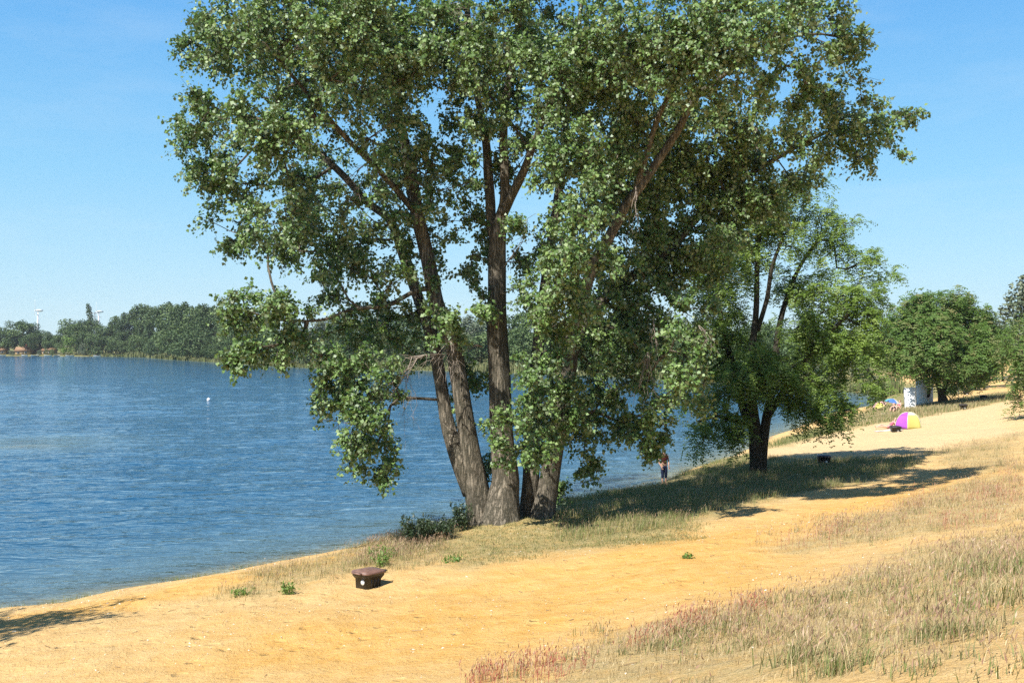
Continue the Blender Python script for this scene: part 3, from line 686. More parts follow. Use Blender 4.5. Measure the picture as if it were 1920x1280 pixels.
# ------------------------------------------------------------------ locust tree on the beach
def locust(name, Y, pix_stems, lobes, label, rng, leafmat, barkmat, dens, ntw, tl, nl, L, pairs, lw, ll, rtip=.012, group=None, extra_seed=None, droop=.5):
    b0 = at(pix_stems[0][0][0], pix_stems[0][0][1], Y); b0[2] = ground(b0[0], Y) - .08
    o = empty(name, tuple(b0), 0, label, 'tree', group)
    sd = []
    for k, st in enumerate(pix_stems):
        mb = MB()
        Q = stem(mb, st, Y, 16, 44, k == 0, 50 + k)
        mb.v = [local(v, o) for v in mb.v]
        mb.build('trunk' if k == 0 else 'bough', barkmat, o, True)
        sd.append(Q[6:, :3] if k == 0 else Q[:, :3])
    T, C, LK = lobes_to_targets([lobe3d(l, Y) for l in lobes], rng, dens, 2.0)
    P0, P1, r0, r1 = grow(sd, T, rng, rtip, .5, .5, .07, .12)
    mb = MB().segs(local(P0, o), local(P1, o), r0, r1, 4)
    tT, tM, tE = twigs(T, C, rng, ntw, tl, .05, droop, .7)
    tb = MB().segs(local(tT, o), local(tE, o), .008, .004, 3)
    mb.v += tb.v; mb.q += [q + mb.n for q in tb.q]; mb.qa += tb.qa
    mb.build('branches', barkmat, o)
    lb = MB()
    pinnate_on(lb, local(tT, o), local(tM, o), local(tE, o), rng, nl, L, pairs, lw, ll)
    lb.build('crown', leafmat, o)
    print(name, 'leaflets', lb.n // 4, len(T))
    return o

YL = 44.0
locust('locust_tree', YL,
 [[(1422, 905, 38, 0), (1420, 880, 30, 0), (1416, 820, 25, 0), (1411, 775, 22, 0), (1409, 740, 18, 0), (1408, 700, 17, 0), (1412, 640, 13, 0), (1418, 580, 11, 0), (1420, 500, 9, 0), (1425, 430, 7, 0), (1432, 370, 5, 0)],
  [(1426, 890, 22, -.1), (1430, 840, 19, -.1), (1438, 780, 16, -.1), (1446, 740, 14, 0), (1452, 690, 13, 0), (1460, 620, 11, .3), (1475, 560, 9, .6), (1500, 500, 7, .8), (1540, 440, 5, 1)],
  [(1408, 800, 20, .1), (1392, 760, 16, .3), (1378, 700, 13, .6), (1362, 640, 10, 1), (1350, 580, 8, 1.2), (1345, 500, 6, 1.4)],
  [(1440, 780, 14, -.2), (1465, 740, 12, -.8), (1500, 690, 10, -1.4), (1540, 640, 8, -1.8), (1590, 590, 6, -2)],
  [(1420, 620, 9, 0), (1438, 560, 8, -.3), (1448, 500, 7, -.5), (1470, 440, 5, -.7)],
  [(1405, 790, 13, -.1), (1380, 790, 9, -.7), (1345, 780, 7, -1.1), (1310, 790, 5, -1.3)]],
 [(1440, 370, 55, 35, 0, .9), (1500, 350, 40, 28, 0, .6), (1530, 400, 45, 32, 0, .7), (1590, 425, 36, 22, 0, .6), (1400, 420, 60, 40, 1, 1), (1470, 440, 55, 32, -.5, .7), (1350, 480, 60, 45, 1, 1), (1410, 500, 45, 30, 0, .6), (1540, 470, 50, 26, .5, .6), (1610, 500, 45, 24, 0, .6), (1640, 505, 26, 22, 0, .5),
  (1340, 560, 55, 45, 1, 1), (1500, 540, 50, 30, 1.5, .8), (1560, 560, 60, 30, -1, .9), (1620, 560, 40, 28, -1, .8), (1520, 600, 50, 32, -1.5, .9), (1600, 610, 50, 30, -1.5, .9), (1560, 650, 60, 34, -1.5, 1), (1605, 662, 34, 28, -1.5, .9), (1642, 704, 14, 20, -1.6, .8), (1345, 640, 50, 42, .8, .9), (1390, 610, 36, 36, 1, .5),
  (1420, 690, 55, 34, -2, 1.2), (1360, 725, 46, 30, -1, .8), (1470, 700, 50, 34, -1.8, 1), (1385, 735, 40, 20, -1.2, .9), (1345, 785, 44, 28, -.5, .75), (1322, 822, 30, 20, -.4, .6), (1380, 825, 16, 16, -.5, .6), (1360, 800, 30, 26, -.6, .7), (1505, 725, 48, 26, -1.5, 1), (1550, 745, 42, 26, -1.6, 1), (1578, 774, 18, 18, -1.6, .9), (1530, 790, 30, 14, -1.5, .7), (1300, 720, 40, 46, 1.2, .6), (1490, 755, 30, 14, -1, .7)],
 'medium locust tree with dark trunk and feathery bright green leaves standing on the beach', np.random.default_rng(31), M['locust_leaf'], M['dark_bark'], 5.0, 8, .75, 5, .42, 4, .062, .13, droop=.30)

locust('locust_tree', 88.0,
 [[(1768, 752, 15, 0), (1764, 735, 12, 0), (1758, 715, 10, 0), (1752, 690, 8, 0), (1745, 660, 6, 0), (1740, 620, 4, 0)],
  [(1766, 742, 8, .1), (1774, 720, 8, .3), (1782, 695, 7, .5), (1800, 660, 5, .8), (1815, 620, 4, 1)],
  [(1740, 745, 6, .4), (1742, 725, 6, .3), (1734, 700, 5, 0), (1715, 670, 4, -.4), (1700, 640, 3, -.6)]],
 [(1765, 570, 55, 28, 0, 1.2), (1720, 590, 50, 30, 0, 1.1), (1810, 590, 45, 32, 0, 1.1), (1690, 630, 42, 34, 0, 1.2), (1750, 630, 55, 34, -2.5, 1.2), (1820, 640, 48, 36, -1, 1.2), (1680, 658, 40, 24, .8, 1.2), (1730, 668, 50, 22, -2.5, 1.2), (1795, 680, 45, 26, -2, 1.1), (1700, 672, 34, 16, 1.0, 1.1), (1760, 690, 30, 14, -1.5, 1), (1830, 690, 34, 24, -1, 1.1), (1855, 650, 26, 38, 0, 1), (1650, 650, 24, 26, 0, .9), (1810, 712, 24, 14, -1, .8), (1726, 684, 18, 10, .5, .7)],
 'broad rounded locust tree dotted with brownish pods beside the white changing screens', np.random.default_rng(41), M['locust_far'], M['dark_bark'], 2.6, 9, 1.0, 4, .60, 3, .11, .24, .012, None, None, .3)

locust('locust_tree', 62.0,
 [[(2000, 850, 26, 0), (1995, 800, 20, 0), (1985, 740, 14, 0), (1975, 680, 10, 0), (1965, 630, 6, 0)]],
 [(1960, 610, 55, 36, 0, 1), (1925, 650, 36, 28, -.5, 1), (1900, 665, 30, 16, -.5, .8), (1980, 670, 60, 40, 0, 1), (1915, 700, 20, 22, 0, .8), (1920, 735, 16, 14, 0, .7), (1890, 640, 22, 14, -.3, .6), (2030, 640, 60, 50, 0, 1), (2010, 580, 50, 40, 0, 1)],
 'locust tree with pinkish pods leaning in from the right edge of the picture', np.random.default_rng(43), M['locust_far'], M['dark_bark'], 3.0, 8, .9, 4, .5, 3, .08, .17)

# a poplar past the left edge throws its shadow on the sand
def simple_tree(name, base, lobes, label, rng, leafm, barkm, H, rt, dens=2.5, L=.16, tone=(0, 1), group=None, cat='tree', nl=12, ntw=8, tl=.9):
    o = empty(name, tuple(base), 0, label, cat, group)
    b = np.zeros(3)
    path = interp_path([(0, 0, -.2, rt * 1.5), (.1, 0, H * .12, rt), (.05, .1, H * .4, rt * .75), (.2, .1, H * .7, rt * .4), (.2, 0, H * .93, rt * .15)], 24)
    mb = MB(); mb.tube(path[:, :3], path[:, 3], 12); mb.build('trunk', barkm, o, True)
    T, C, LK = lobes_to_targets(lobes, rng, dens, 2.0)
    P0, P1, r0, r1 = grow([path[6:, :3]], T, rng, .010, .5, .7, .06, rt * .6)
    MB().segs(P0, P1, r0, r1, 4).build('branches', barkm, o)
    a, m_, e = twigs(T, C, rng, ntw, tl, .1, .25)
    lb = MB(); leaves_on(lb, a, m_, e, rng, nl, L, L * .9, .5, .4, .12, tone)
    lb.build('crown', leafm, o)
    return o
gx, gy = -17.1, 14.9
simple_tree('poplar_tree', (gx, gy, ground(gx, gy)), [((.5, .5, 7.0), (3.2, 3.0, 1.6), .5), ((2.2, 1.2, 8.2), (2.2, 1.6, 1.2), .5), ((0, 0, 10), (2.6, 2.6, 2), .6), ((3.4, .3, 6.2), (1.2, .8, .7), .5)],
 'poplar standing beyond the left edge that shades the sand in the corner', np.random.default_rng(51), M['poplar_leaf'], M['bark'], 11.5, .22, 2.5, .15)

# ------------------------------------------------------------------ trees round the lake
def tree_proto(kind, rng):
    """unit-height tree, root at the ground: returns (crown mesh builder, trunk mesh builder)"""
    cb, tb = MB(), MB()
    lob = []
    if kind == 'tall':       # plantation poplar: tall egg
        for k in range(24):
            z = .10 + .80 * k / 23; w = .17 * math.sin(math.pi * min(1, (z + .10) * .92)) ** .6
            a = rng.uniform(0, 6.28); r = w * rng.uniform(.3, 1)
            lob.append(((r * math.cos(a), r * math.sin(a), z), (rng.uniform(.06, .10), rng.uniform(.06, .10), rng.uniform(.08, .13)), 1))
        lob.append(((0, 0, .93), (.05, .05, .08), 1))
    elif kind == 'round':
        for k in range(15):
            z = rng.uniform(.22, .86); w = .36 * math.sin(math.pi * min(1, z * .95)) ** .5
            a = rng.uniform(0, 6.28); r = w * rng.uniform(.4, 1)
            lob.append(((r * math.cos(a), r * math.sin(a), z), (rng.uniform(.11, .17), rng.uniform(.11, .17), rng.uniform(.09, .14)), 1))
    elif kind == 'bush':
        for k in range(11):
            z = rng.uniform(.12, .8); w = .50 * math.cos(z * 1.3)
            a = rng.uniform(0, 6.28); r = w * rng.uniform(.3, 1)
            lob.append(((r * math.cos(a), r * math.sin(a), z), (rng.uniform(.16, .25), rng.uniform(.16, .25), rng.uniform(.14, .20)), 1))
    else:                    # lombardy: a narrow flame
        for k in range(16):
            z = .1 + .85 * k / 15; w = .05 * math.sin(math.pi * min(1, z * .9 + .1))
            a = rng.uniform(0, 6.28)
            lob.append(((w * math.cos(a), w * math.sin(a), z), (.055 * (1.1 - .5 * z), .055 * (1.1 - .5 * z), .07), 1))
    lf = {'tall': .026, 'round': .034, 'bush': .055, 'flame': .022}[kind]
    for c, r, wgt in lob:
        n = int({'tall': 150, 'round': 170, 'bush': 130, 'flame': 90}[kind])
        d = norm(rng.normal(size=(n, 3)))
        p = np.asarray(c) + d * np.asarray(r) * rng.random((n, 1)) ** (1 / 3.5)
        p[:, 2] = np.maximum(p[:, 2], .02)
        tone = np.clip(rng.normal(.5, .2) + rng.normal(size=n) * .22, 0, 1)
        leaf_quads(cb, p, rng.normal(size=(n, 3)) + d * .5 - [0, 0, .3], d * .9 + rng.normal(size=(n, 3)) * .7 + [0, 0, .5], lf * rng.uniform(.7, 1.4, n), lf * .95, .10, tone)
    tb.tube([(0, 0, -.03), (0, .005, .3), (.01, 0, .75)], [.016, .012, .004], 6)
    for k in range(4):
        a = rng.uniform(0, 6.28); z = rng.uniform(.2, .5)
        tb.segs([(0, 0, z)], [(math.cos(a) * .13, math.sin(a) * .13, z + .16)], .007, .003, 4)
    return cb, tb
PROTO = {}
for kind, nvar in (('tall', 4), ('round', 4), ('bush', 3), ('flame', 1)):
    for i in range(nvar):
        rg = np.random.default_rng(900 + 10 * i + len(kind))
        cb, tb = tree_proto(kind, rg)
        c = cb.build('crown', M['wood_green'], None); t = tb.build('trunk', M['dark_bark'], None)
        PROTO[kind, i] = (c.data, t.data)
        bpy.data.objects.remove(c); bpy.data.objects.remove(t)
_crown = {}
def crown_mesh(kind, i, m):
    if (kind, i, m) not in _crown:
        d = PROTO[kind, i][0].copy(); d.materials[0] = M[m]; _crown[kind, i, m] = d
    return _crown[kind, i, m]
def plant(name, kind, i, m, loc, H, wid, label, group, cat='tree', rz=None):
    o = empty(name, tuple(loc), random.uniform(0, 6.28) if rz is None else rz, label, cat, group)
    sx = wid
    for nm, d in (('crown', crown_mesh(kind, i, m)), ('trunk', PROTO[kind, i][1])):
        ob = bpy.data.objects.new(nm, d); COL.objects.link(ob); ob.parent = o
        ob.scale = (H * sx, H * sx, H)
    return o
def shore_depth(px):
    """distance along a view ray to the far shore"""
    s = np.geomspace(60, 900, 1500)
    P = np.stack([(px - 960) / F * s, s], 1)
    ins = inside(P, SHORE)
    k = np.where(ins)[0]
    return s[k[-1]] if len(k) else 150.0
def far_tree(px, top, back, kind, i, m, name, label, group, wid=1.0, cat='tree'):
    Y = shore_depth(px) + back if px < 1640 else back
    x = (px - 960) / F * Y
    z = ground(x, Y)
    H = EYE + (HOR - top) / F * Y - z
    return plant(name, kind, i, m, (x, Y, z - .1), H, wid, label, group, cat)

# profile of the tree tops along the far shore (px, row)
PX = [-120, 0, 33, 60, 75, 100, 112, 125, 145, 160, 185, 205, 215, 240, 265, 290, 320, 350, 380, 420, 470, 520, 560, 600, 640, 680, 720, 760, 800, 860, 920, 960, 1000, 1040, 1100, 1160, 1220, 1300, 1380, 1440, 1500, 1560, 1600, 1630, 1660]
PT = [600, 612, 594, 603, 615, 616, 622, 604, 592, 598, 596, 606, 600, 582, 572, 574, 570, 570, 572, 580, 585, 588, 590, 592, 590, 584, 588, 584, 588, 592, 588, 582, 588, 598, 604, 600, 602, 598, 602, 600, 606, 600, 610, 640, 628]
G1, G2, G3, G4 = 'trees round the houses on the far shore', 'tall poplars of the wood on the far shore', 'trees of the far shore behind the big poplar', 'bushes along the far shore'
rg = np.random.default_rng(77)
px = -110.0
while px < 1650:
    top = float(np.interp(px, PX, PT)) + rg.normal() * 2.5
    if px < 205:
        gi = G1; kind = 'round'; m = ['wood_dark', 'wood_green', 'wood_dark', 'wood_green', 'wood_silver'][rg.integers(0, 5)] if px > 112 else ['wood_dark', 'wood_green'][rg.integers(0, 2)]
        nm, lab, st = 'broadleaf_tree', 'rounded broadleaf tree among the small houses on the far shore', 15
    elif px < 440:
        gi = G2; kind = 'tall'; m = ['wood_dark', 'wood_green', 'wood_dark'][rg.integers(0, 3)]
        nm, lab, st = 'poplar_tree', 'tall dark poplar in the dense block of wood across the lake', 13
    else:
        gi = G3; kind = ['tall', 'round'][rg.integers(0, 2)]; m = ['wood_dark', 'wood_green', 'wood_silver', 'wood_green'][rg.integers(0, 4)]
        nm, lab, st = 'broadleaf_tree', 'mid green tree of the far shore seen past the big poplar', 26
    far_tree(px, top, rg.uniform(14, 26) if kind == 'tall' else rg.uniform(12, 22), kind, int(rg.integers(0, 4)), m, nm, lab, gi, rg.uniform(.95, 1.3))
    px += st * rg.uniform(.75, 1.25)
px = -105.0
while px < 1540:      # lower trees and shrubs in front
    top = float(np.interp(px, PX, PT)); top = top + (655 - top) * rg.uniform(.35, .72)
    if not (55 < px < 120 or -10 < px < 25):
        kind = ['bush', 'round'][rg.integers(0, 2)]
        far_tree(px, top, rg.uniform(6, 10), kind, int(rg.integers(0, 3)), ['wood_green', 'wood_dark', 'wood_green'][rg.integers(0, 3)], 'waterside_bush', 'dark green bush in front of the trees on the far shore', G4, rg.uniform(.9, 1.2), 'bush')
    px += rg.uniform(17, 34)
far_tree(131, 629, 5, 'bush', 0, 'wood_bright', 'willow_bush', 'bright yellow-green rounded willow left of the tall wood on the far shore', None, 1.0, 'bush')
far_tree(155, 640, 4, 'bush', 1, 'wood_silver', 'willow_bush', 'small pale grey-green bush right of the bright willow on the far shore', None, .8, 'bush')
far_tree(166, 569, 34, 'flame', 0, 'wood_dark', 'lombardy_poplar', 'narrow dark columnar poplar rising above the far trees beside a wind turbine', None, 1.15)
far_tree(90, 634, 4, 'bush', 2, 'wood_green', 'willow_bush', 'green bush standing right of the orange-roofed hut on the far shore', None, .7, 'bush')
far_tree(22, 655, 4, 'bush', 2, 'wood_silver', 'willow_bush', 'low grey-green bush between two huts on the far shore', None, 1.4, 'bush')
far_tree(73, 655, 3, 'bush', 0, 'wood_silver', 'willow_bush', 'low pale bush beside the orange-roofed hut on the far shore', None, 1.0, 'bush')
# right-hand background
for (px, top, Y, kind, i, m, wid, nm, lab, cat) in [
  (1930, 508, 112, 'tall', 0, 'wood_silver', 1.15, 'poplar_tree', 'grey-green poplar rising at the right edge behind the locust', 'tree'),
  (1845, 585, 118, 'round', 1, 'wood_silver', .9, 'broadleaf_tree', 'greyish tree just behind the right shoulder of the rounded locust', 'tree'),
  (1880, 575, 128, 'round', 2, 'wood_green', .9, 'broadleaf_tree', 'tree with pale top in the gap between rounded locust and right edge', 'tree'),
  (1790, 690, 112, 'bush', 1, 'wood_green', 1.3, 'shrub', 'bright green bush on the slope behind the rounded locust', 'bush'),
  (1830, 685, 116, 'bush', 0, 'wood_bright', 1.2, 'shrub', 'yellow-green bush on the slope right of the rounded locust', 'bush'),
  (1655, 640, 175, 'round', 3, 'wood_green', 1.1, 'broadleaf_tree', 'small tree beyond the bay left of the rounded locust', 'tree'),
  (1590, 650, 200, 'round', 0, 'wood_green', 1.1, 'broadleaf_tree', 'small tree on the far bank of the bay', 'tree'),
  (1960, 590, 100, 'round', 0, 'wood_green', .9, 'broadleaf_tree', 'green tree cut by the right edge below the grey poplar', 'tree'),
  (1648, 722, 92, 'bush', 2, 'wood_bright', .8, 'shrub', 'leafy sapling hanging over the reeds at the edge of the bay', 'bush')]:
    x = (px - 960) / F * Y; z = ground(x, Y)
    plant(nm, kind, i, m, (x, Y, z - .1), EYE + (HOR - top) / F * Y - z, wid, lab, None, cat)

# ------------------------------------------------------------------ grass, reeds, litter
def zone_pts(poly, per_m2, rng, soft=.5, clump=.0, cs=1.0, seed=0):
    lo, hi = poly.min(0) - soft, poly.max(0) + soft
    n = int((hi - lo).prod() * per_m2)
    P = lo + rng.random((n, 2)) * (hi - lo)
    d = sdist(P, poly) + (fbm(P[:, 0] * .6, P[:, 1] * .6, seed, 3) - .5) * 2.0
    k = d < soft * (rng.random(len(P)) - .5)
    if clump: k &= (fbm(P[:, 0] * cs, P[:, 1] * cs, 70 + seed, 4) + rng.normal(size=len(P)) * .05) > clump
    P = P[k]
    P = P[sdist(P, SHORE) > .4]
    P = P[np.hypot(P[:, 0] - 7.3, P[:, 1] - 47.2) > 2.3]      # trampled patch where the bather stands
    return np.column_stack([P, height(P)])
def blades(mb, P, rng, h, w, lean=.35, tone=(0, 1)):
    n = len(P)
    if not n: return
    H = h * rng.uniform(.5, 1.3, (n, 1))
    a = rng.uniform(0, 6.28, n)
    d = np.stack([np.cos(a), np.sin(a), np.zeros(n)], 1) * lean * rng.uniform(.2, 1.5, (n, 1)) + [.10, .03, 0]
    b = rng.uniform(0, 6.28, n)
    s = np.stack([np.cos(b), np.sin(b), np.zeros(n)], 1)
    W = w * rng.uniform(.7, 1.3, (n, 1))
    p1 = P + d * H * .35 + [0, 0, 1] * H * .55
    p2 = P + d * H + [0, 0, 1] * H * (1 - .25 * np.linalg.norm(d, axis=1, keepdims=True))
    v = np.stack([P - s * W / 2 - [0, 0, .02], P + s * W / 2 - [0, 0, .02], p1 - s * W * .4, p1 + s * W * .4, p2], 1).reshape(-1, 3)
    base = np.arange(n)[:, None] * 5
    tone = rng.uniform(tone[0], tone[1], n)
    mb.add(v, base + np.array([[0, 1, 3, 2]]), None, tone)
    mb.t.append(base + np.array([[2, 3, 4]]) + mb.n - len(v)); mb.ta.append(tone)
    return p2
def heads(mb, tips, rng, L, W, tone=(0, 1)):
    n = len(tips)
    if not n: return
    ax = rng.normal(size=(n, 3)) * .35 + [.15, 0, 1]
    leaf_quads(mb, tips - norm(ax) * L * .3, ax, rng.normal(size=(n, 3)), L * rng.uniform(.6, 1.3, n), W * rng.uniform(.6, 1.3, n), .03, rng.uniform(tone[0], tone[1], n))
    return mb
def tufts(P, rng, n, r):
    return np.repeat(P, n, 0) + np.column_stack([rng.normal(size=(len(P) * n, 2)) * r, np.zeros(len(P) * n)])

rg = np.random.default_rng(123)
gr, dr, hd, so, tf = MB(), MB(), MB(), MB(), MB()
# foreground dune grass: green-based tufts with a purple-brown haze of seed heads
for (zp, dens, h, cl, seed, kg, kd) in [(Z_FORE, 9, .22, .52, 1, 8, 10), (Z_BAND, 9, .24, .49, 2, 6, 11), (Z_RIGHT, 6, .30, .48, 3, 7, 8)]:
    P = zone_pts(zp, dens, rg, 1.6, cl, .8, seed)
    if len(P):
        blades(gr, tufts(P, rg, kg, .085), rg, h * .62, .009, .45, (.15, 1))
        t = blades(dr, tufts(P, rg, kd, .12), rg, h * 1.05, .006, .5)
        k = rg.random(len(t)) < .9 * np.clip((fbm(t[:, 0] * .45, t[:, 1] * .45, 180, 3) - .36) * 5, .25, 1)
        heads(hd, t[k], rg, .09, .016, (0, .8))
    P = zone_pts(zp, dens * 5, rg, 1.8, .36, .8, seed + 9)
    if len(P): blades(dr, tufts(P, rg, 3, .08), rg, h * .30, .007, .9)
    P = zone_pts(zp, dens * 1.0, rg, .8, .30, 1.3, seed + 19)
    t = blades(dr, P, rg, h * 1.1, .005, .3); heads(hd, t, rg, .075, .011)
# lush tufts the photograph shows
for (px, py, n, r, h) in [(1500, 1238, 90, .16, .42), (1560, 1262, 80, .18, .40), (1780, 1195, 90, .2, .34), (1740, 1195, 40, .12, .28), (1880, 1130, 120, .3, .5), (1910, 1075, 120, .3, .5), (1840, 1075, 120, .3, .48), (1560, 1125, 80, .25, .34), (1300, 1190, 90, .25, .34), (1380, 1175, 70, .25, .3), (1760, 1120, 60, .3, .4), (1230, 1215, 60, .2, .3), (1470, 1130, 60, .3, .28), (1710, 1260, 30, .2, .2), (1900, 1250, 40, .25, .22), (1650, 1110, 60, .3, .35)]:
    p = gp(px, min(py, 1279))
    Q = np.column_stack([p[:2] + rg.normal(size=(n * 3, 2)) * r, np.zeros(n * 3)]); Q[:, 2] = height(Q)
    blades(gr, Q[::2], rg, h * .62, .010, .55, (.05, .9))
    t = blades(dr, Q[::3], rg, h * .85, .006, .4); heads(hd, t, rg, .09, .015)
# red sorrel at the front edge
Z_SOR = zone((950, 1279), (1010, 1245), (1120, 1215), (1240, 1170), (1350, 1140), (1420, 1150), (1340, 1190), (1200, 1225), (1080, 1279))
P = zone_pts(Z_SOR, 24, rg, .6, .45, 1.2, 5)
t = blades(so, tufts(P, rg, 5, .09), rg, .24, .006, .35)
for _ in range(3): heads(so, t - rg.random((len(t), 1)) * [0, 0, .10], rg, .06, .014)
P = zone_pts(Z_BAND, 6, rg, .5, .52, .7, 6)
t = blades(so, tufts(P, rg, 6, .15), rg, .30, .006, .25, (.5, 1)); heads(so, t, rg, .09, .013, (.6, 1))
# shaded meadow under the trees, turf round the poplar, strip by the near bin
P = zone_pts(Z_SHADE, 30, rg, .8, .34, .7, 7)
blades(gr, tufts(P, rg, 5, .10), rg, .26, .012, .4, (0, .7)); t = blades(dr, tufts(P, rg, 2, .12), rg, .28, .008, .35); heads(hd, t[::2], rg, .08, .014)
P = zone_pts(Z_TURF, 90, rg, .6, .30, .9, 8)
blades(tf, tufts(P, rg, 3, .06), rg, .075, .010, .8)
P = zone_pts(Z_STRIP, 20, rg, .5, .42, .9, 9)
blades(tf, tufts(P, rg, 4, .06), rg, .15, .008, .6, (.4, 1)); t = blades(dr, tufts(P, rg, 3, .09), rg, .24, .006, .3); heads(hd, t[::2], rg, .08, .014)
P = zone_pts(Z_PATCH, 60, rg, .5, .42, .9, 10)
blades(gr, tufts(P, rg, 3, .06), rg, .17, .010, .5); t = blades(dr, tufts(P, rg, 3, .09), rg, .26, .007, .3); heads(hd, t, rg, .08, .016)
P = zone_pts(Z_EDGE, 26, rg, .5, .40, .8, 14); blades(gr, tufts(P, rg, 6, .10), rg, .20, .014, .5)
P = zone_pts(Z_SHORE, 16, rg, .5, .40, .6, 15); blades(gr, tufts(P, rg, 6, .14), rg, .24, .022, .5)
P = zone_pts(Z_CABIN, 9, rg, 1.0, .30, .5, 16); blades(gr, tufts(P, rg, 5, .2), rg, .30, .03, .5, (0, 1)); blades(dr, tufts(P, rg, 4, .2), rg, .36, .025, .4)
# thin scattered straws over the open sand
lo, hi = np.array([-13, 11]), np.array([20, 40]); P = lo + rg.random((5200, 2)) * (hi - lo)
P = P[(fbm(P[:, 0] * .5, P[:, 1] * .5, 91, 3) + rg.normal(size=len(P)) * .12) > .52]; P = P[sdist(P, SHORE) > .5]; P = np.column_stack([P, height(P)])
blades(dr, tufts(P, rg, 2, .05), rg, .09, .006, .9)
# fringe of grass right at the water line
s = []
for a, b in zip(SHORE[5:14], SHORE[6:15]):
    L = np.linalg.norm(b - a); n = int(L * 26); t = rg.random((n, 1)); nrm = np.array([b[1] - a[1], a[0] - b[0]]) / L
    q = a + (b - a) * t + nrm * (rg.random((n, 1)) * .9 - .25)
    s.append(q[(fbm(q[:, 0] * .8, q[:, 1] * .8, 95, 3) > .44)])
s = np.vstack(s); hz = height(s); s = np.column_stack([s, hz])[(hz > -.06) & (hz < .5)]
blades(gr, tufts(s, rg, 3, .05), rg, .17, .009, .4, (.1, .9))
tag(gr.build('green_grass', M['grass']), 'tufts of green grass growing on the dune and along the shore', 'grass', kind='stuff')
tag(dr.build('dry_grass', M['dry']), 'thin straw coloured dry grass on the dune', 'grass', kind='stuff')
tag(hd.build('grass_seed_heads', M['head']), 'brownish seed heads over the dune grass', 'grass', kind='stuff')
tag(so.build('red_sorrel', M['sorrel']), 'reddish sorrel stalks at the edge of the sand', 'ground cover', kind='stuff')
tag(tf.build('turf', M['turf']), 'short yellowing turf round the foot of the poplar', 'grass', kind='stuff')
# leaf litter and crumbs on the sand
lb = MB()
lo, hi = np.array([-13, 11]), np.array([22, 46]); P = lo + rg.random((12000, 2)) * (hi - lo)
P = P[(fbm(P[:, 0] * .4, P[:, 1] * .4, 97, 3) + rg.normal(size=len(P)) * .10) > .54]
P = P[sdist(P, SHORE) > .4]; P = np.column_stack([P, height(P) + .008])
n = len(P); a = rg.uniform(0, 6.28, n)
leaf_quads(lb, P, np.stack([np.cos(a), np.sin(a), rg.normal(size=n) * .15], 1), rg.normal(size=(n, 3)) * .35 + [0, 0, 1], rg.uniform(.025, .075, n), rg.uniform(.010, .032, n), .15, rg.random(n) ** .8)
m_ = 260; Q = lo + rg.random((m_, 2)) * (hi - lo); Q = Q[sdist(Q, SHORE) > .5]; m_ = len(Q); a = rg.uniform(0, 6.28, m_); L_ = rg.uniform(.05, .22, m_)[:, None]
dv = np.stack([np.cos(a), np.sin(a)], 1) * L_; A_ = np.column_stack([Q, height(Q) + .012]); B_ = np.column_stack([Q + dv, height(Q + dv) + .016])
lb.segs(A_, B_, .007, .004, 4, np.repeat(rg.random(m_) * .25, 4))
tag(lb.build('leaf_litter', M['litter']), 'dry leaves and pale crumbs scattered over the sand', 'litter', kind='stuff')
# reeds along the far shore and in the bay
rb = MB()
for i in range(23, 36):
    a, b = SHORE[i], SHORE[i + 1]; L = np.linalg.norm(b - a)
    n = int(L * 26); t = rg.random((n, 1)); nrm = np.array([b[1] - a[1], a[0] - b[0]]) / L
    wd = 4.0 if i > 27 else 3.0
    q = a + (b - a) * t + nrm * (rg.random((n, 1)) * wd - .8)
    hgt = 1.9 * np.clip(fbm(q[:, 0] * .06, q[:, 1] * .06, 99, 3) * 2 - .15, .35, 1.2)
    P = np.column_stack([q, np.maximum(height(q), -.1)])
    H = (hgt * rg.uniform(.7, 1.2, n))[:, None]
    th = rg.uniform(0, 6.28, n); sdv = np.stack([np.cos(th), np.sin(th), 0 * th], 1); ln = rg.normal(size=(n, 3)) * [.12, .12, 0]
    w_ = (.03 + .0004 * np.linalg.norm(a)) * rg.uniform(.7, 1.3, (n, 1))
    v = np.stack([P - sdv * w_, P + sdv * w_, P + (ln + [0, 0, 1]) * H * .7 + sdv * w_ * .7, P + (ln + [0, 0, 1]) * H * .7 - sdv * w_ * .7, P + (ln * 1.6 + [0, 0, 1]) * H], 1)
    bs = np.arange(n)[:, None] * 5; tn = np.clip(.25 + .5 * fbm(q[:, 0] * .1, q[:, 1] * .1, 101, 2) + rg.normal(size=n) * .15, 0, 1)
    rb.add(v.reshape(-1, 3), bs + np.array([[0, 1, 2, 3]]), bs + np.array([[3, 2, 4]]), tn)
tag(rb.build('reed_bed', M['reed']), 'pale green reed belt along the far shore and round the bay', 'reeds', kind='stuff')

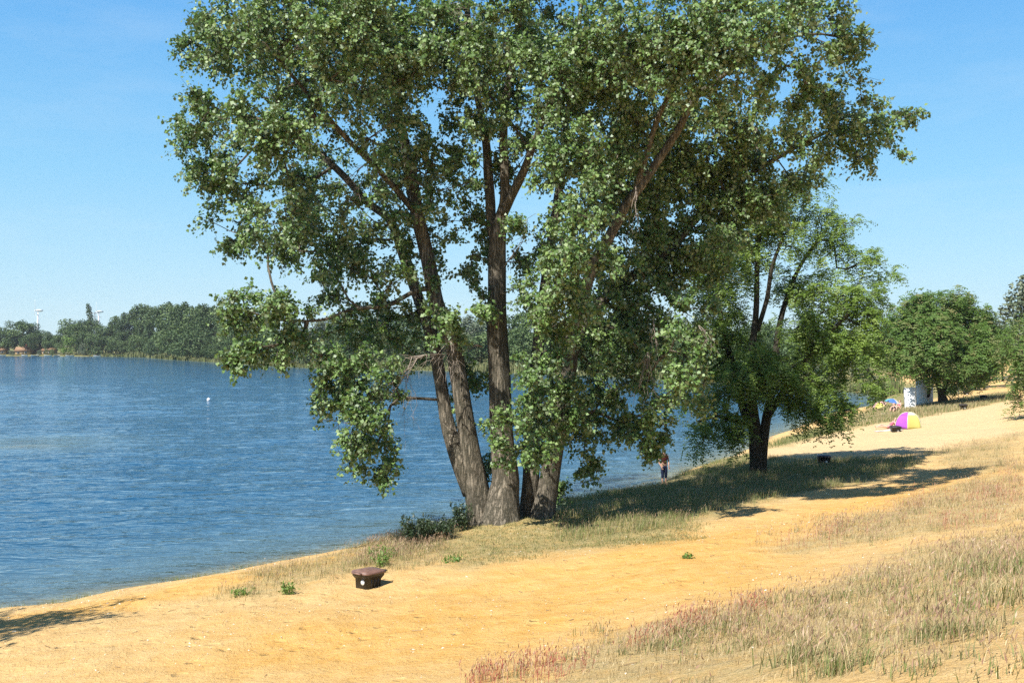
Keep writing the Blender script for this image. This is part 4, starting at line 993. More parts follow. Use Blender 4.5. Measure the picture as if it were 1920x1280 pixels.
# ------------------------------------------------------------------ shrubs and weeds
def leafy(name, p, H, Rr, nst, nl, L, W, m, label, cat, rng, group=None):
    o = empty(name, tuple(p), 0, label, cat, group)
    sb, lb = MB(), MB()
    a = rng.uniform(0, 6.28, nst); r = Rr * np.sqrt(rng.random(nst))
    S = np.stack([np.cos(a) * r * .5, np.sin(a) * r * .5, np.full(nst, -.03)], 1)
    hh = H * rng.uniform(.55, 1.1, nst)
    E = np.stack([np.cos(a) * r * 1.2, np.sin(a) * r * 1.2, hh], 1); Md = (S + E) / 2 + [0, 0, .08 * H]
    sb.segs(S, Md, .008, .006, 4).segs(Md, E, .006, .003, 4)
    sb.build('stem', m, o)
    leaves_on(lb, S + (E - S) * .1, Md, E, rng, nl, L, W, .5, .15, .03)
    lb.build('leaves', m, o)
    return o
rs = np.random.default_rng(61)
for (px, py, H, Rr, ns, lab) in [(785, 1022, .8, .5, 52, 'larger dark leafy shrub at the shore left of the poplar trunks'), (868, 995, .85, .32, 24, 'slender dark shrub touching the left poplar trunk'), (825, 1012, .55, .5, 44, 'low dark shrub between two others beside the poplar')]:
    leafy('shrub', gp(px, py), H, Rr, ns, 34, .095, .042, M['shrub'], lab, 'shrub', rs)
for (px, py, H, Rr, ns, lab) in [(543, 1113, .24, .16, 12, 'small bright green weed on the sand left of the nearest bin'), (452, 1117, .14, .22, 10, 'low green weed left of the others in the dry strip'), (716, 1046, .26, .34, 22, 'bushy green weed just behind the nearest bin'), (715, 1062, .28, .22, 14, 'pale green weed right behind the lid of the nearest bin'), (850, 1053, .09, .22, 12, 'flat green weed on the turf in front of the poplar'), (1290, 1047, .07, .10, 7, 'tiny grey-green weed alone on the open sand')]:
    leafy('weed_plant', gp(px, py), H, Rr, ns, 16, .075, .035, M['weed'], lab, 'weed', rs)
# ------------------------------------------------------------------ bins
M['bin_body'] = plain('dark bin plastic', (.022, .020, .018), .45, .5)
M['bin_lid'] = plain('brown bin lid', (.17, .095, .070), .5, .5)
M['bin_dark'] = plain('dark bin lid', (.030, .024, .022), .5, .4)
M['white'] = plain('white paint', (.80, .80, .78), .55, .3, 0, .02)
M['steel'] = plain('grey tube steel', (.42, .44, .46), .4, .5, .6, .05)
def wheelie_bin(p, rz, up, label, lid, group='rubbish bins sunk in the sand', tilt=0.0):
    """bin with its lower half buried; up = height of the rim above the sand"""
    o = empty('rubbish_bin', tuple(p), rz, label, 'bin', group)
    o.rotation_euler = (0, tilt, rz)
    b = MB()
    def ring(hx, hy, z, cx=0, ch=.06):
        return [(cx - hx + ch, -hy, z), (cx + hx - ch, -hy, z), (cx + hx, -hy + ch, z), (cx + hx, hy - ch, z), (cx + hx - ch, hy, z), (cx - hx + ch, hy, z), (cx - hx, hy - ch, z), (cx - hx, -hy + ch, z)]
    rings = [ring(.25, .225, -.35), ring(.29, .255, up - .17), ring(.30, .262, up - .165), ring(.36, .285, up - .09), ring(.365, .292, up - .085), ring(.37, .295, up)]
    v = np.array([q for r in rings for q in r]); n = 8
    q = [[k * n + j, k * n + (j + 1) % n, (k + 1) * n + (j + 1) % n, (k + 1) * n + j] for k in range(len(rings) - 1) for j in range(n)]
    b.add(v, q)
    for s in (-1, 1):        # moulded ribs down the sides
        for xx in (-.12, .0, .12):
            b.box((xx, s * .245, up - .32), (.03, .03, .34))
    b.build('body', M['bin_body'], o)
    l = MB()
    rings = [ring(.385, .31, up - .025), ring(.39, .315, up + .012), ring(.36, .285, up + .045), ring(.20, .16, up + .066), ring(.02, .02, up + .07, 0, .01)]
    v = np.array([q_ for r in rings for q_ in r])
    l.add(v, [[k * n + j, k * n + (j + 1) % n, (k + 1) * n + (j + 1) % n, (k + 1) * n + j] for k in range(len(rings) - 1) for j in range(n)])
    l.box((-.43, 0, up + .0), (.10, .30, .035))        # lip to lift the lid
    lo_ = l.build('lid', lid, o)
    h = MB(); h.tube([(.37, -.21, up - .03), (.47, -.21, up + .01), (.48, 0, up + .015), (.47, .21, up + .01), (.37, .21, up - .03)], .02, 8)
    h.build('handle', M['bin_body'], o, True)
    d = MB(); th = np.linspace(0, 6.283, 20, endpoint=False)
    for rr, zz in ((.065, .004),):
        c0 = np.stack([np.zeros(20), np.cos(th) * rr, np.sin(th) * rr * 1.15], 1)
        f = np.array([-.302, -.10, up - .24]); c1 = c0 + f; c2 = c1 - [zz, 0, 0]
        d.add(np.vstack([c1, c2, [f - [zz, 0, 0]]]), [[j, (j + 1) % 20, 20 + (j + 1) % 20, 20 + j] for j in range(20)], [[20 + (j + 1) % 20, 20 + j, 40] if 0 else [20 + j, 20 + (j + 1) % 20, 40] for j in range(20)])
    d.build('sticker', M['white'], o)
    return o
bp_ = gp(690, 1099)
wheelie_bin(bp_, math.radians(52), .40, 'brown-lidded dark bin half sunk in the sand, nearest the viewer and largest', M['bin_lid'], tilt=math.radians(3)).scale = (.86, .86, .86)
for (px, py, rz, up, lab) in [(1545, 872, 75, .42, 'dark bin standing in the tree shadow to the right of the locust trunk'), (1679, 809, 82, .30, 'dark bin with a pale sticker in front of the dome tent'), (1806, 767, 70, .36, 'dark bin on the open sand below the wooden brace, nearest of the far ones'),
                              (1844, 750, 70, .38, 'small dark bin on the far sand above and right of the open-sand bin'), (1812, 740, 60, .34, 'tiny dark bin on the far slope just right of the metal post'), (1823, 730, 60, .32, 'tiniest and farthest dark bin at the foot of the green slope')]:
    wheelie_bin(gp(px, py), math.radians(rz), up, lab, M['bin_dark'])

# ------------------------------------------------------------------ tent
M['purple'] = leaf_mat('purple tent nylon', (.44, .10, .54), (.48, .12, .58), (.52, .14, .62), (.44, .1, .54), (.5, .12, .6), .3, .5, .3)
M['yellow'] = leaf_mat('yellow tent nylon', (.62, .58, .16), (.66, .62, .20), (.70, .66, .24), (.58, .54, .16), (.7, .66, .2), .3, .5, .3)
M['cream'] = leaf_mat('cream for ribs and painted sun glare', (.80, .78, .55), (.82, .80, .6), (.84, .82, .62), (.8, .78, .6), (.8, .78, .5), .3, .5, .3)
def tent(p, rz):
    o = empty('dome_tent', tuple(p), rz, 'small dome tent with a purple and a yellow side on the sand', 'tent')
    # six arched ribs from the ground to the crown, one side open
    K = 6; a0 = math.radians(184); ribs = []
    for k in range(K):
        a = a0 + math.radians(62) * k
        t = np.linspace(0, 1, 12)
        r = .90 * np.cos(t * math.pi / 2) ** .8; z = 1.04 * np.sin(t * math.pi / 2) ** 1.0
        ribs.append(np.stack([np.cos(a) * r * 1.0, np.sin(a) * r * .85, z], 1))
    names = ['purple', 'yellow', 'yellow', 'purple', 'yellow']
    for k in range(K - 1):
        A, B = ribs[k], ribs[k + 1]
        cols = 9
        for part, (i0, i1), m in ((names[k], (0, 7), names[k]), ('top', (7, 11), 'cream' if names[k] == 'yellow' else names[k])):  # tops of the yellow panels painted cream to imitate overexposed sun on them
            mb = MB(); g = []
            for i in range(i0, i1 + 1):
                for c in range(cols):
                    u = c / (cols - 1)
                    q = A[i] * (1 - u) + B[i] * u
                    q = q - np.array([q[0], q[1], 0]) * .05 * math.sin(math.pi * u)
                    q = q + np.array([q[0], q[1], 0]) * .025 * math.sin(u * 9 + i * 1.9) * math.sin(math.pi * u) * (1 - i / 11)
                    g.append(q)
            w = cols; h = i1 - i0
            mb.add(g, [[i * w + c, i * w + c + 1, (i + 1) * w + c + 1, (i + 1) * w + c] for i in range(h) for c in range(w - 1)])
            ob = mb.build('side_panel' if part != 'top' else 'top_panel', M[m], o, True)
            sol = ob.modifiers.new('thickness', 'SOLIDIFY'); sol.thickness = .008
            ob['label'] = {'purple': 'purple nylon panel', 'yellow': 'yellow nylon panel', 'cream': 'yellow nylon top painted pale for sun glare'}[m]
    for k in range(K):
        mb = MB(); mb.tube(ribs[k] * 1.012, .013, 6); mb.build('rib', M['cream'], o, True)
    return o
tent(gp(1704, 803), math.radians(0))

# ------------------------------------------------------------------ changing screens, brace, post
def changing_screen(p, path, H, label):
    """upright sheet bent along a plan curve, painted white"""
    o = empty('changing_screen', tuple(p), 0, label, 'screen', 'white changing screens under the rounded locust')
    path = np.asarray(path, float)
    n = len(path)
    tn = np.gradient(path, axis=0); tn /= np.linalg.norm(tn, axis=1)[:, None]
    nr = np.stack([-tn[:, 1], tn[:, 0]], 1) * .03
    mb = MB()
    v = []
    for q, e in zip(path, nr):
        for s in (-1, 1):
            for z in (-.15, H): v.append((q[0] + s * e[0], q[1] + s * e[1], z))
    f = []
    for k in range(n - 1):
        a, b = 4 * k, 4 * (k + 1)
        f += [[a, b, b + 1, a + 1], [a + 3, b + 3, b + 2, a + 2], [a + 1, b + 1, b + 3, a + 3]]
    f += [[0, 1, 3, 2], [4 * n - 4, 4 * n - 2, 4 * n - 1, 4 * n - 3]]
    mb.add(v, f).build('panel', M['white'], o)
    for k in (0, n - 1):
        MB().tube([(path[k][0], path[k][1], -.2), (path[k][0], path[k][1], H + .04)], .045, 8).build('post', M['steel'], o, True)
    return o
p1 = gp(1697, 767); p2 = gp(1736, 760)
changing_screen(p1, [(-.05, 0), (.75, -.25), (1.0, .1), (1.05, .6), (1.1, 1.4)], 1.85, 'narrow sunlit white changing screen left of the tree trunks')
th = np.linspace(math.radians(200), math.radians(330), 12)
changing_screen(p2, np.stack([.05 + .80 * np.cos(th), .7 + .8 * np.sin(th)], 1), 2.5, 'taller curved white changing screen in the dappled shade')
M['timber'] = plain('grey timber', (.22, .17, .12), .8, .2)
q = gp(1784, 754)
o = empty('wooden_brace', tuple(q), 0, 'slanting timber brace leaning by the locust trunk at the far sand', 'brace')
MB().segs([(-.75, .3, 1.25)], [(.35, 0, -.15)], .055, .055, 6).build('beam', M['timber'], o)
MB().segs([(-.75, .3, -.2)], [(-.75, .3, 1.3)], .05, .05, 6).build('upright', M['timber'], o)
q = gp(1797, 750)
o = empty('metal_post', tuple(q), 0, 'thin upright metal post right of the slanting brace', 'post')
MB().tube([(0, 0, -.2), (0, 0, 1.5)], .03, 8).build('pole', M['steel'], o, True)
MB().tube([(0, 0, 1.5), (0, 0, 1.54)], .045, 8).build('cap', M['steel'], o, True)

# ------------------------------------------------------------------ sunshades
def fabric(name, c): return leaf_mat(name, tuple(.9 * k for k in c), c, tuple(min(1, 1.1 * k) for k in c), c, c, .35, .6, .2)
M['f_yellow'] = fabric('yellow cloth', (.70, .66, .18)); M['f_pink'] = fabric('pink cloth', (.70, .42, .42)); M['f_teal'] = fabric('teal cloth', (.16, .55, .50)); M['f_blue'] = fabric('blue cloth', (.10, .22, .55)); M['f_white'] = fabric('pale cloth', (.72, .70, .64)); M['f_red'] = fabric('red cloth', (.14, .035, .035)); M['f_navy'] = plain('navy cloth', (.020, .028, .065), .8, .2); M['f_rose'] = fabric('rose cloth', (.70, .22, .30)); M['f_hat'] = fabric('straw hat', (.78, .70, .35))
M['skin'] = plain('skin', (.58, .34, .24), .5, .35, 0, .03); M['hair'] = plain('brown hair', (.06, .032, .018), .6, .3); M['f_dark'] = plain('dark cloth', (.03, .03, .035), .8, .2)
def parasol(p, Rr, h, tilt, rz, cols, label):
    o = empty('beach_parasol', tuple(p), rz, label, 'parasol', 'parasols by the bay')
    o.rotation_euler = (0, tilt, rz)
    K = 8
    for k in range(K):
        a = np.linspace(2 * math.pi * k / K, 2 * math.pi * (k + 1) / K, 4)
        mb = MB(); v = []
        for r, z in ((0, .30), (.35, .27), (.7, .17), (1, 0)):
            for j, aa in enumerate(a):
                s = .06 * r * math.sin(math.pi * j / 3)
                v.append((math.cos(aa) * r * Rr * (1 - s), math.sin(aa) * r * Rr * (1 - s), h - .3 + z))
        mb.add(v, [[i * 4 + j, i * 4 + j + 1, (i + 1) * 4 + j + 1, (i + 1) * 4 + j] for i in range(3) for j in range(3)])
        mb.build('canopy_panel', M[cols[k % len(cols)]], o, True)
    MB().tube([(0, 0, -.25), (0, 0, h + .06)], .016, 6).build('pole', M['steel'], o, True)
    return o
u1 = gp(1655, 772); u2 = gp(1669, 773)
parasol(u1, .6, .95, math.radians(-28), math.radians(20), ['f_yellow', 'f_yellow', 'f_pink', 'f_pink'], 'low yellow and pink parasol tilted over the grass by the bay')
parasol(u2, .62, 1.15, math.radians(12), math.radians(-30), ['f_teal', 'f_blue', 'f_blue', 'f_white'], 'teal and blue parasol beside the yellow and pink one')

# ------------------------------------------------------------------ people
def skin_obj(name, nodes, edges, material, parent, sub=2, root=0):
    me = bpy.data.meshes.new(name)
    me.from_pydata([n[0] for n in nodes], edges, [])
    o = bpy.data.objects.new(name, me); COL.objects.link(o); o.parent = parent
    o.modifiers.new('skin', 'SKIN')
    for sv_, n in zip(me.skin_vertices[0].data, nodes):
        r = n[1] if isinstance(n[1], tuple) else (n[1], n[1])
        sv_.radius = r
    me.skin_vertices[0].data[root].use_root = True
    o.modifiers.new('smooth', 'SUBSURF').levels = sub; o.modifiers['smooth'].render_levels = sub
    me.materials.append(material)
    dg = bpy.context.evaluated_depsgraph_get()
    m2 = bpy.data.meshes.new_from_object(o.evaluated_get(dg))
    o.modifiers.clear(); o.data = m2
    if not m2.materials: m2.materials.append(material)
    m2.polygons.foreach_set('use_smooth', np.ones(len(m2.polygons), bool))
    return o
def person(p, rz, J, label, top, bottom, hair, hat=None, bottom_to=.55, group=None, sleeves=0.0):
    """J: joints in metres; body is one skin surface, clothes are shells over it"""
    o = empty('person', tuple(p), rz, label, 'person', group)
    V = {k: np.array(v, float) for k, v in J.items()}
    nodes, edges, idx = [], [], {}
    def N(name, pos, r): idx[name] = len(nodes); nodes.append((tuple(pos), r)); return idx[name]
    def E(*names):
        for a, b in zip(names[:-1], names[1:]): edges.append((idx[a], idx[b]))
    up = norm(V['neck'] - V['pelvis'])
    N('pelvis', V['pelvis'], (.145, .11)); N('waist', V['pelvis'] * .55 + V['neck'] * .45, (.125, .095)); N('chest', V['pelvis'] * .22 + V['neck'] * .78, (.150, .105)); N('neck', V['neck'], .055)
    hd = norm(V['head'] - V['neck'])
    N('jaw', V['head'] - hd * .07, (.062, .072)); N('face', V['head'] + hd * .01, (.076, .092)); N('skull', V['head'] + hd * .085, (.060, .070))
    E('pelvis', 'waist', 'chest', 'neck', 'jaw', 'face', 'skull')
    fw = norm(V['look'])
    N('nose', V['head'] - hd * .005 + fw * .10, .014); E('face', 'nose')
    for s in ('l', 'r'):
        N('sh' + s, V['sh' + s], .052); N('el' + s, V['el' + s], .039); N('wr' + s, V['wr' + s], .027)
        d = norm(V['wr' + s] - V['el' + s]); palm = V['wr' + s] + d * .075
        N('pa' + s, palm, (.036, .018)); E('chest', 'sh' + s, 'el' + s, 'wr' + s, 'pa' + s)
        across = norm(np.cross(d, fw + [.01, .02, .03])); curl = norm(np.cross(across, d))
        for fi, (off, L) in enumerate(((-.030, .070), (-.010, .082), (.010, .078), (.030, .062))):
            N(f'f{s}{fi}', palm + across * off + d * (.03 + L * .5), .0085); N(f'g{s}{fi}', palm + across * off + d * (.03 + L * .9) + curl * .022, .007)
            E('pa' + s, f'f{s}{fi}', f'g{s}{fi}')
        N('th' + s, palm - across * .045 + d * .012, .010); N('ti' + s, palm - across * .058 + d * .05, .008); E('pa' + s, 'th' + s, 'ti' + s)
        N('hi' + s, V['hi' + s], .088); N('kn' + s, V['kn' + s], .056); N('ca' + s, V['kn' + s] * .68 + V['an' + s] * .32, .054); N('an' + s, V['an' + s], .034); N('to' + s, V['to' + s], (.042, .024))
        E('pelvis', 'hi' + s, 'kn' + s, 'ca' + s, 'an' + s, 'to' + s)
    skin_obj('body', nodes, edges, M['skin'], o, 1)
    # top
    g = 1.13
    tn = [(tuple(V['pelvis'] * 1.04 - V['neck'] * .04), (.152 * g, .118 * g)), (nodes[idx['waist']][0], (.128 * g, .10 * g)), (nodes[idx['chest']][0], (.155 * g, .112 * g)), (tuple(V['neck'] * .9 + V['pelvis'] * .1), .075)]
    te = [(0, 1), (1, 2), (2, 3)]
    for s in ('l', 'r'):
        k = len(tn); tn.append((tuple(V['sh' + s]), .062)); te.append((2, k))
        if sleeves: tn.append((tuple(V['sh' + s] * (1 - sleeves) + V['el' + s] * sleeves), .055)); te.append((k, k + 1))
    if top: skin_obj('shirt', tn, te, M[top], o, 1)
    tn = [(tuple(V['pelvis']), (.150 * g, .116 * g)), (tuple(V['pelvis'] * .86 + V['neck'] * .14), (.136 * g, .105 * g))]; te = [(0, 1)]
    for s in ('l', 'r'):
        k = len(tn); tn.append((tuple(V['hi' + s]), .102)); te.append((0, k))
        if bottom_to > 1:
            tn.append((tuple(V['kn' + s]), .075)); te.append((k, k + 1))
            f = bottom_to - 1; tn.append((tuple(V['kn' + s] * (1 - f) + V['an' + s] * f), .070)); te.append((k + 1, k + 2))
        else:
            tn.append((tuple(V['hi' + s] * (1 - bottom_to) + V['kn' + s] * bottom_to), .090)); te.append((k, k + 1))
    skin_obj('trousers' if bottom_to > 1 else 'shorts', tn, te, M[bottom], o, 1)
    hn = [(tuple(V['head'] + hd * .06 - fw * .025), (.086, .092)), (tuple(V['head'] - hd * .01 - fw * .055), (.078, .060)), (tuple(V['neck'] + hd * .03 - fw * .065), (.055, .035))]
    skin_obj('hair', hn, [(0, 1), (1, 2)], M[hair], o, 1)
    if hat:
        c = V['head'] + hd * .10; th = np.linspace(0, 6.283, 16, endpoint=False)
        mb = MB()
        for rr, zz in ((.20, .0), (.20, .012), (.10, .02), (.095, .10), (.05, .13)):
            mb.v.append(np.stack([c[0] + np.cos(th) * rr, c[1] + np.sin(th) * rr, np.full(16, c[2] + zz)], 1))
        v = np.vstack(mb.v); mb = MB(); mb.add(v, [[i * 16 + j, i * 16 + (j + 1) % 16, (i + 1) * 16 + (j + 1) % 16, (i + 1) * 16 + j] for i in range(4) for j in range(16)], [[64, 64 + j, 64 + j + 1] for j in range(1, 15)])
        mb.build('sun_hat', M[hat], o, True)
    return o
STAND = dict(pelvis=(0, 0, .90), neck=(.0, .02, 1.42), head=(.01, .07, 1.55), look=(.3, 1, -.2), shl=(-.18, 0, 1.36), shr=(.18, 0, 1.36), ell=(-.25, -.03, 1.08), elr=(.24, -.10, 1.09), wrl=(-.20, .10, .86), wrr=(.16, .02, .86),
             hil=(-.09, 0, .84), hir=(.09, 0, .84), knl=(-.09, .02, .47), knr=(.09, .04, .47), anl=(-.09, -.01, .075), anr=(.10, .02, .075), tol=(-.11, .15, .03), tor=(.13, .17, .03))
LOUNGE = dict(pelvis=(0, 0, .11), neck=(.36, .02, .50), head=(.44, .03, .64), look=(-1, -.2, .1), shl=(.31, -.18, .43), shr=(.31, .20, .43), ell=(.44, -.26, .20), elr=(.45, .27, .20), wrl=(.33, -.25, .035), wrr=(.34, .25, .035),
              hil=(-.06, -.09, .10), hir=(-.06, .09, .10), knl=(-.46, -.10, .15), knr=(-.44, .12, .24), anl=(-.86, -.09, .065), anr=(-.82, .12, .08), tol=(-.91, -.10, .20), tor=(-.90, .13, .20))
SIT = dict(pelvis=(0, 0, .13), neck=(.02, .08, .63), head=(.02, .05, .77), look=(0, -1, -.1), shl=(-.18, .06, .56), shr=(.18, .06, .56), ell=(-.27, -.10, .36), elr=(.27, -.10, .36), wrl=(-.16, -.32, .40), wrr=(.16, -.32, .40),
           hil=(-.09, -.04, .12), hir=(.09, -.04, .12), knl=(-.15, -.38, .42), knr=(.15, -.38, .42), anl=(-.13, -.56, .08), anr=(.13, -.56, .08), tol=(-.14, -.72, .03), tor=(.14, -.72, .03))
q = gp(1245, 908); q[2] = max(q[2], ground(q[0], q[1])) - .015
person(q, math.radians(200), STAND, 'standing person in dark knee-length trousers and a reddish top at the water edge', 'f_red', 'f_navy', 'hair', None, 1.45)
q = gp(1667, 803); q[2] = ground(q[0], q[1])
person(q, math.radians(-8), LOUNGE, 'person in a rose top leaning back beside the tent with legs stretched out', 'f_rose', 'f_rose', 'hair', None, .3)
q = gp(1665, 774); q[2] = ground(q[0], q[1])
person(q + [.3, -.5, 0], math.radians(-40), SIT, 'person in dark clothes sitting under the teal and blue parasol', 'f_dark', 'f_dark', 'hair', None, .6)
q = gp(1677, 770); q[2] = ground(q[0], q[1])
person(q, math.radians(60), SIT, 'sitting person with a pale yellow sun hat right of the parasols', None, 'f_white', 'hair', 'f_hat', .4)
q = gp(1686, 769); q[2] = ground(q[0], q[1])
person(q, math.radians(-70), SIT, 'sitting person in a rose top nearest the white screen', 'f_rose', 'f_white', 'hair', None, .5)
q = gp(1602, 776); q[2] = ground(q[0], q[1])
person(q, math.radians(150), SIT, 'person with a pale top sitting alone at the edge of the bay', 'f_white', 'f_red', 'hair', None, .5)
q = gp(1717, 756)
person(np.array([q[0], q[1], ground(q[0], q[1])]), math.radians(30), SIT, 'person sitting in the shade between the two white screens', 'f_pink', 'f_white', 'hair', None, .5)

# towels and a bag lying by the people
def towel(p, w, l, rz, m, label):
    mb = MB(); g = []
    for i in range(7):
        for j in range(7):
            x, y = (i / 6 - .5) * w, (j / 6 - .5) * l
            X = p[0] + x * math.cos(rz) - y * math.sin(rz); Y_ = p[1] + x * math.sin(rz) + y * math.cos(rz)
            g.append((X - p[0], Y_ - p[1], ground(X, Y_) - p[2] + .025 + .012 * math.sin(i * 2.1 + j)))
    mb.add(g, [[i * 7 + j, (i + 1) * 7 + j, (i + 1) * 7 + j + 1, i * 7 + j + 1] for i in range(6) for j in range(6)])
    ob = mb.build('beach_towel', M[m], None, True); ob.location = p
    s_ = ob.modifiers.new('thickness', 'SOLIDIFY'); s_.thickness = .012
    return tag(ob, label, 'towel')
q = gp(1666, 807); q[2] = ground(q[0], q[1]); towel(q, 1.7, .8, math.radians(-8), 'f_white', 'pale towel under the person beside the tent')
q = gp(1676, 774); q[2] = ground(q[0], q[1]); towel(q, 1.9, 1.2, math.radians(10), 'f_white', 'pale blanket under the people by the parasols')

# ------------------------------------------------------------------ buoy, huts, boats, turbines, pylon
q = np.array([(391 - 960) / F, 1, 0]); Yb = 7.0 / ((751 - HOR) / F); q = np.array([q[0] * Yb, Yb, 0])
o = empty('swim_buoy', tuple(q), 0, 'small round white buoy floating alone on the lake', 'buoy')
t_ = np.linspace(-1.35, 1.45, 12); MB().tube(np.stack([0 * t_, 0 * t_, .12 + .21 * np.sin(t_)], 1), .21 * np.cos(t_), 16).build('float', M['white'], o, True)
MB().tube([(0, 0, .31), (0, 0, .39)], .05, 8).build('mooring_eye', M['steel'], o, True)
M['roof'] = plain('orange roof tiles', (.28, .17, .10), .8, .2); M['wall'] = plain('ochre render', (.42, .30, .16), .9, .1); M['glass'] = plain('dark glass', (.03, .04, .05), .1, .6); M['brick'] = plain('brick', (.35, .12, .07), .9, .1)
def hut(px, py, back, w, h, label):
    Y = shore_depth(px) + back; x = (px - 960) / F * Y; z = ground(x, Y)
    o = empty('lake_hut', (x, Y, z - .1), random.uniform(-.15, .15), label, 'hut', 'holiday huts on the far shore')
    d = w * .8
    MB().box((0, 0, h / 2), (w, d, h)).build('wall', M['wall'], o)
    r = MB(); e = .5
    r.add([(-w / 2 - e, -d / 2 - e, h), (w / 2 + e, -d / 2 - e, h), (w / 2 + e, d / 2 + e, h), (-w / 2 - e, d / 2 + e, h), (-w / 2 - e, 0, h + d * .36), (w / 2 + e, 0, h + d * .36)], [[0, 1, 5, 4], [2, 3, 4, 5], [0, 3, 2, 1]], [[0, 4, 3], [1, 2, 5]])
    ro = r.build('roof', M['roof'], o)
    MB().box((w * .1, 0, h + d * .36 + .3), (.9, .7, 2.2)).build('chimney', M['brick'], ro)
    for sx in (-.28, .22):
        wi = MB().box((w * sx, -d / 2 - .03, h * .55), (1.3, .06, 1.2)).build('window', M['white'], o)
        MB().box((w * sx, -d / 2 - .075, h * .55), (1.1, .03, 1.0)).build('pane', M['glass'], wi)
    MB().box((0, -d / 2 - .04, 1.0), (.9, .08, 2.0)).build('door', M['timber'], o)
    return o
hut(46, 656, 10, 7.5, 2.0, 'orange-roofed hut with a brick chimney on the far shore')
hut(3, 656, 10, 6, 2.0, 'orange-roofed hut cut by the left edge on the far shore')
hut(72, 652, 20, 7, 2.2, 'ochre hut set back among the trees right of the chimney hut')
hut(93, 653, 16, 6, 2.0, 'ochre hut half hidden behind the bush at the right end of the huts')
def rowing_boat(px, label, rz):
    Y = shore_depth(px) - 1.5; x = (px - 960) / F * Y
    o = empty('rowing_boat', (x, Y, 0), rz, label, 'boat', 'small boats moored on the far shore')
    b = MB(); st_ = np.linspace(-1, 1, 9); v = []
    for s in st_:
        wv = .75 * (1 - abs(s) ** 2.4) + .04; zz = .48 + .18 * s * s
        v += [(s * 2.1, -wv, zz), (s * 1.9, -wv * .6, -.12), (s * 1.9, wv * .6, -.12), (s * 2.1, wv, zz)]
    b.add(v, [[4 * k + j, 4 * k + 4 + j, 4 * k + 5 + j, 4 * k + 1 + j] for k in range(8) for j in range(3)] + [[0, 1, 2, 3], [35, 34, 33, 32]])
    b.build('hull', M['white'], o, True)
    for s in (-.4, .35): MB().box((s * 2, 0, .36), (.25, 1.25, .04)).build('thwart', M['timber'], o)
for px, lab, rz in [(3, 'white boat at the far left end of the far shore', .2), (46, 'white boat below the chimney hut', -.3), (65, 'white boat right of the chimney hut', .9), (90, 'white boat left of the bright willow', .1), (106, 'white boat below the half hidden hut', 1.2), (131, 'white boat below the bright willow bush', .3), (182, 'white boat right of the other boats near the reeds', -.2)]:
    rowing_boat(px, lab, rz)
M['turbine'] = plain('turbine white', (.62, .66, .70), .5, .3, 0, .01)
def turbine(px, hub, Y, yaw, spin, Lb, label):
    x = (px - 960) / F * Y; z = ground(x, Y); H = EYE + (HOR - hub) / F * Y - z
    o = empty('wind_turbine', (x, Y, z), yaw, label, 'wind turbine', 'wind turbines beyond the far shore')
    MB().tube([(0, 0, -1), (0, 0, H - 1.5)], [2.3, 1.3], 14).build('tower', M['turbine'], o, True)
    MB().tube([(0, -3.2, H), (0, -2.6, H), (0, 3.5, H), (0, 7.5, H)], [1.0, 1.9, 2.0, 1.3], 12).build('nacelle', M['turbine'], o, True)
    hb = MB().tube([(0, -5.2, H), (0, -4.6, H), (0, -3.3, H)], [.3, 1.2, 1.5], 12).build('hub', M['turbine'], o, True)
    for k in range(3):
        a = spin + k * 2.0944; d = np.array([math.sin(a), 0, math.cos(a)]); s = np.array([math.cos(a), 0, -math.sin(a)])
        c = np.array([0, -4.3, H]); v = []
        for f, wv in ((.03, .7), (.2, 1.5), (.5, 1.1), (.8, .7), (1, .2)):
            for sg, yy in ((-1, 0), (0, -.25), (1, 0), (0, .25)): v.append(c + d * f * Lb + s * sg * wv * .8 + np.array([0, yy, 0]))
        MB().add(v, [[4 * i + j, 4 * i + (j + 1) % 4, 4 * i + 4 + (j + 1) % 4, 4 * i + 4 + j] for i in range(4) for j in range(4)] + [[16, 17, 18, 19], [3, 2, 1, 0]]).build('blade', M['turbine'], o)
    return o
turbine(71, 582, 1600, math.radians(-62), .12, 17, 'white wind turbine standing left above the gap in the far trees')
turbine(185, 584, 1700, math.radians(-50), .05, 17, 'white wind turbine right of the columnar poplar, half hidden by trees')
# lattice pylon between them
Y = 1500.0; x = (177.5 - 960) / F * Y; z = ground(x, Y); H = EYE + (HOR - 585) / F * Y - z
o = empty('pylon', (x, Y, z), .3, 'grey lattice pylon between the columnar poplar and a wind turbine', 'pylon')
A, B = [], []
def half(zz): return 3.2 * (1 - zz / H) + .5
zs_ = np.linspace(0, H, 9)
for a, b in zip(zs_[:-1], zs_[1:]):
    ca = [(sx * half(a), sy * half(a), a) for sx, sy in ((-1, -1), (1, -1), (1, 1), (-1, 1))]; cb = [(sx * half(b), sy * half(b), b) for sx, sy in ((-1, -1), (1, -1), (1, 1), (-1, 1))]
    for k in range(4): A += [ca[k], ca[k], ca[k]]; B += [cb[k], cb[(k + 1) % 4], ca[(k + 1) % 4]]
MB().segs(A, B, .16, .16, 4).build('lattice', M['steel'], o)
for zz, w_ in ((H * .72, 8), (H * .84, 10), (H * .96, 7)):
    MB().segs([(-w_, 0, zz), (-w_, 0, zz), (w_, 0, zz)], [(w_, 0, zz), (0, 0, zz + 1.6), (0, 0, zz + 1.6)], .2, .2, 4).build('crossarm', M['steel'], o)
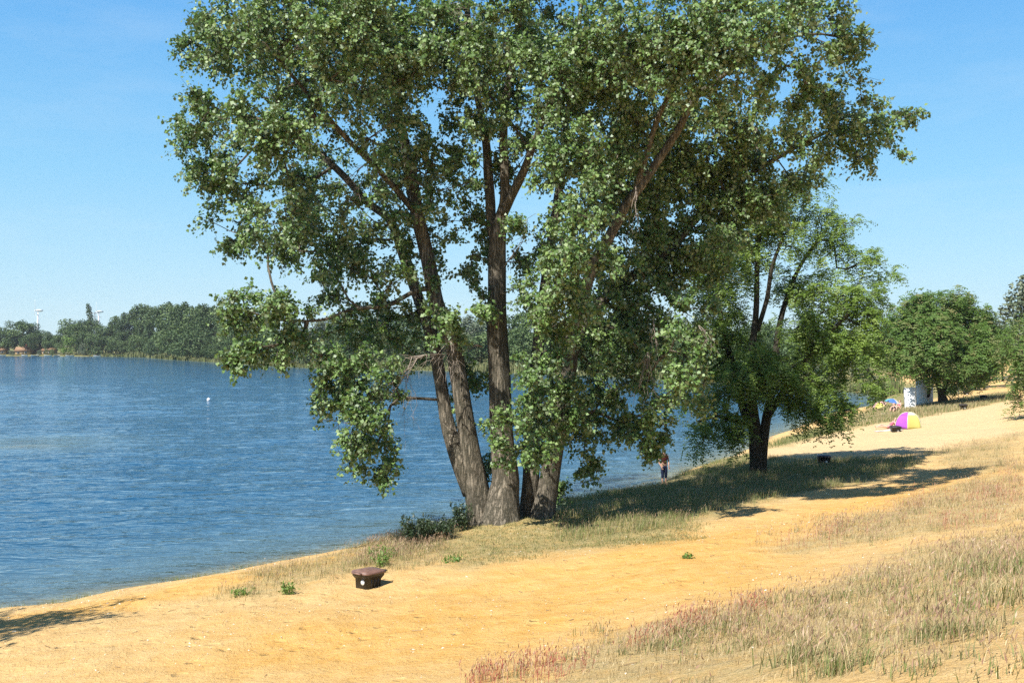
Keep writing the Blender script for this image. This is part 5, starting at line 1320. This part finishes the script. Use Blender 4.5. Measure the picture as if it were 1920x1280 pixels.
# low hills on the horizon
hb = MB(); n = 60
for k in range(n):
    a = math.radians(-60 + 120 * k / (n - 1)); rr = 1950
    hh = 34 * fbm(np.array([k * .16]), np.array([3.3]), 5, 3)[0] + 9
    d = np.array([math.sin(a), math.cos(a)])
    hb.v.append(np.array([[d[0] * (rr - 300), d[1] * (rr - 300), -5], [d[0] * rr, d[1] * rr, hh], [d[0] * (rr + 300), d[1] * (rr + 300), -5]]))
v = np.vstack(hb.v); hb = MB().add(v, [[3 * k + j, 3 * k + j + 1, 3 * k + 4 + j, 3 * k + 3 + j] for k in range(n - 1) for j in range(2)])
M['hills'] = plain('far hills', (.07, .10, .06), .9, .1, 0, .2, .002)
tag(hb.build('hills', M['hills'], None, True), 'low blue-green hills on the horizon', 'hills', kind='structure')
# ------------------------------------------------------------------ light
EL, AZ = 51.0, math.atan2(-.64, -.77)
sv = Vector((math.sin(AZ) * math.cos(math.radians(EL)), math.cos(AZ) * math.cos(math.radians(EL)), math.sin(math.radians(EL))))
sl = bpy.data.lights.new('sun', 'SUN'); sl.energy = 5.0; sl.angle = math.radians(.5); sl.color = (1, .955, .89)
so_ = bpy.data.objects.new('sun', sl); COL.objects.link(so_)
so_.rotation_euler = (-sv).to_track_quat('-Z', 'Y').to_euler()
wd = bpy.data.worlds.new('World'); SC.world = wd; wd.use_nodes = True
nt = wd.node_tree; bg = nt.nodes['Background']
sky = nt.nodes.new('ShaderNodeTexSky'); sky.sky_type = 'NISHITA'; sky.sun_disc = False
sky.sun_elevation = math.radians(EL); sky.sun_rotation = AZ % (2 * math.pi)
sky.air_density = 1.0; sky.dust_density = .3; sky.ozone_density = 1.5; sky.altitude = 0
tc = nt.nodes.new('ShaderNodeTexCoord')
sp = nt.nodes.new('ShaderNodeSeparateXYZ'); nt.links.new(tc.outputs['Generated'], sp.inputs[0])
gr_ = ramp(nt, sp.outputs[2], [(0, (.60, .87, 1.0)), (.05, (.45, .79, 1.0)), (.16, (.26, .66, 1.0)), (.33, (.105, .45, .95)), (.55, (.03, .19, .55)), (1, (.012, .09, .33))])
cn = nd(nt, 'ShaderNodeMapping', Vector=tc.outputs['Generated'], Scale=(3, 3, 14)).outputs[0]
cn = nd(nt, 'ShaderNodeTexNoise', Vector=cn, Scale=1.6, Detail=5.0, Roughness=.6).outputs[0]
gr_ = mixc(nt, ramp(nt, cn, [(.50, 0.0), (.80, .22)]), gr_, (.72, .88, 1.0))
gs = mixc(nt, 1.0, gr_, (5.35, 5.35, 5.35), 'MULTIPLY')
nt.links.new(mixc(nt, .85, sky.outputs[0], gs), bg.inputs[0]); bg.inputs[1].default_value = .10
SC.view_settings.view_transform = 'Standard'; SC.view_settings.look = 'None'
SC.view_settings.exposure = .88; SC.view_settings.gamma = 1
SC.render.engine = 'CYCLES'
cy = SC.cycles
cy.max_bounces = 6; cy.diffuse_bounces = 2; cy.glossy_bounces = 3; cy.transmission_bounces = 4; cy.transparent_max_bounces = 8
cy.sample_clamp_indirect = 3.0; cy.sample_clamp_direct = 8.0
cy.use_denoising = False; cy.denoiser = 'OPENIMAGEDENOISE'; cy.denoising_input_passes = 'RGB_ALBEDO_NORMAL'
cy.caustics_reflective = False; cy.caustics_refractive = False

hz = MB().box((0, 800, 60), (4400, 3200, 160)).build('haze', None, None)
tag(hz, 'thin blue summer haze over the lake', 'haze', kind='stuff')
hm = bpy.data.materials.new('haze'); hm.use_nodes = True
hn = hm.node_tree; hn.nodes.remove(hn.nodes['Principled BSDF'])
pv = hn.nodes.new('ShaderNodeVolumePrincipled'); pv.inputs['Color'].default_value = (.88, .94, 1, 1); pv.inputs['Density'].default_value = .00010; pv.inputs['Anisotropy'].default_value = .1
hn.links.new(pv.outputs[0], hn.nodes['Material Output'].inputs['Volume'])
hz.data.materials.append(hm)
cy.volume_bounces = 0
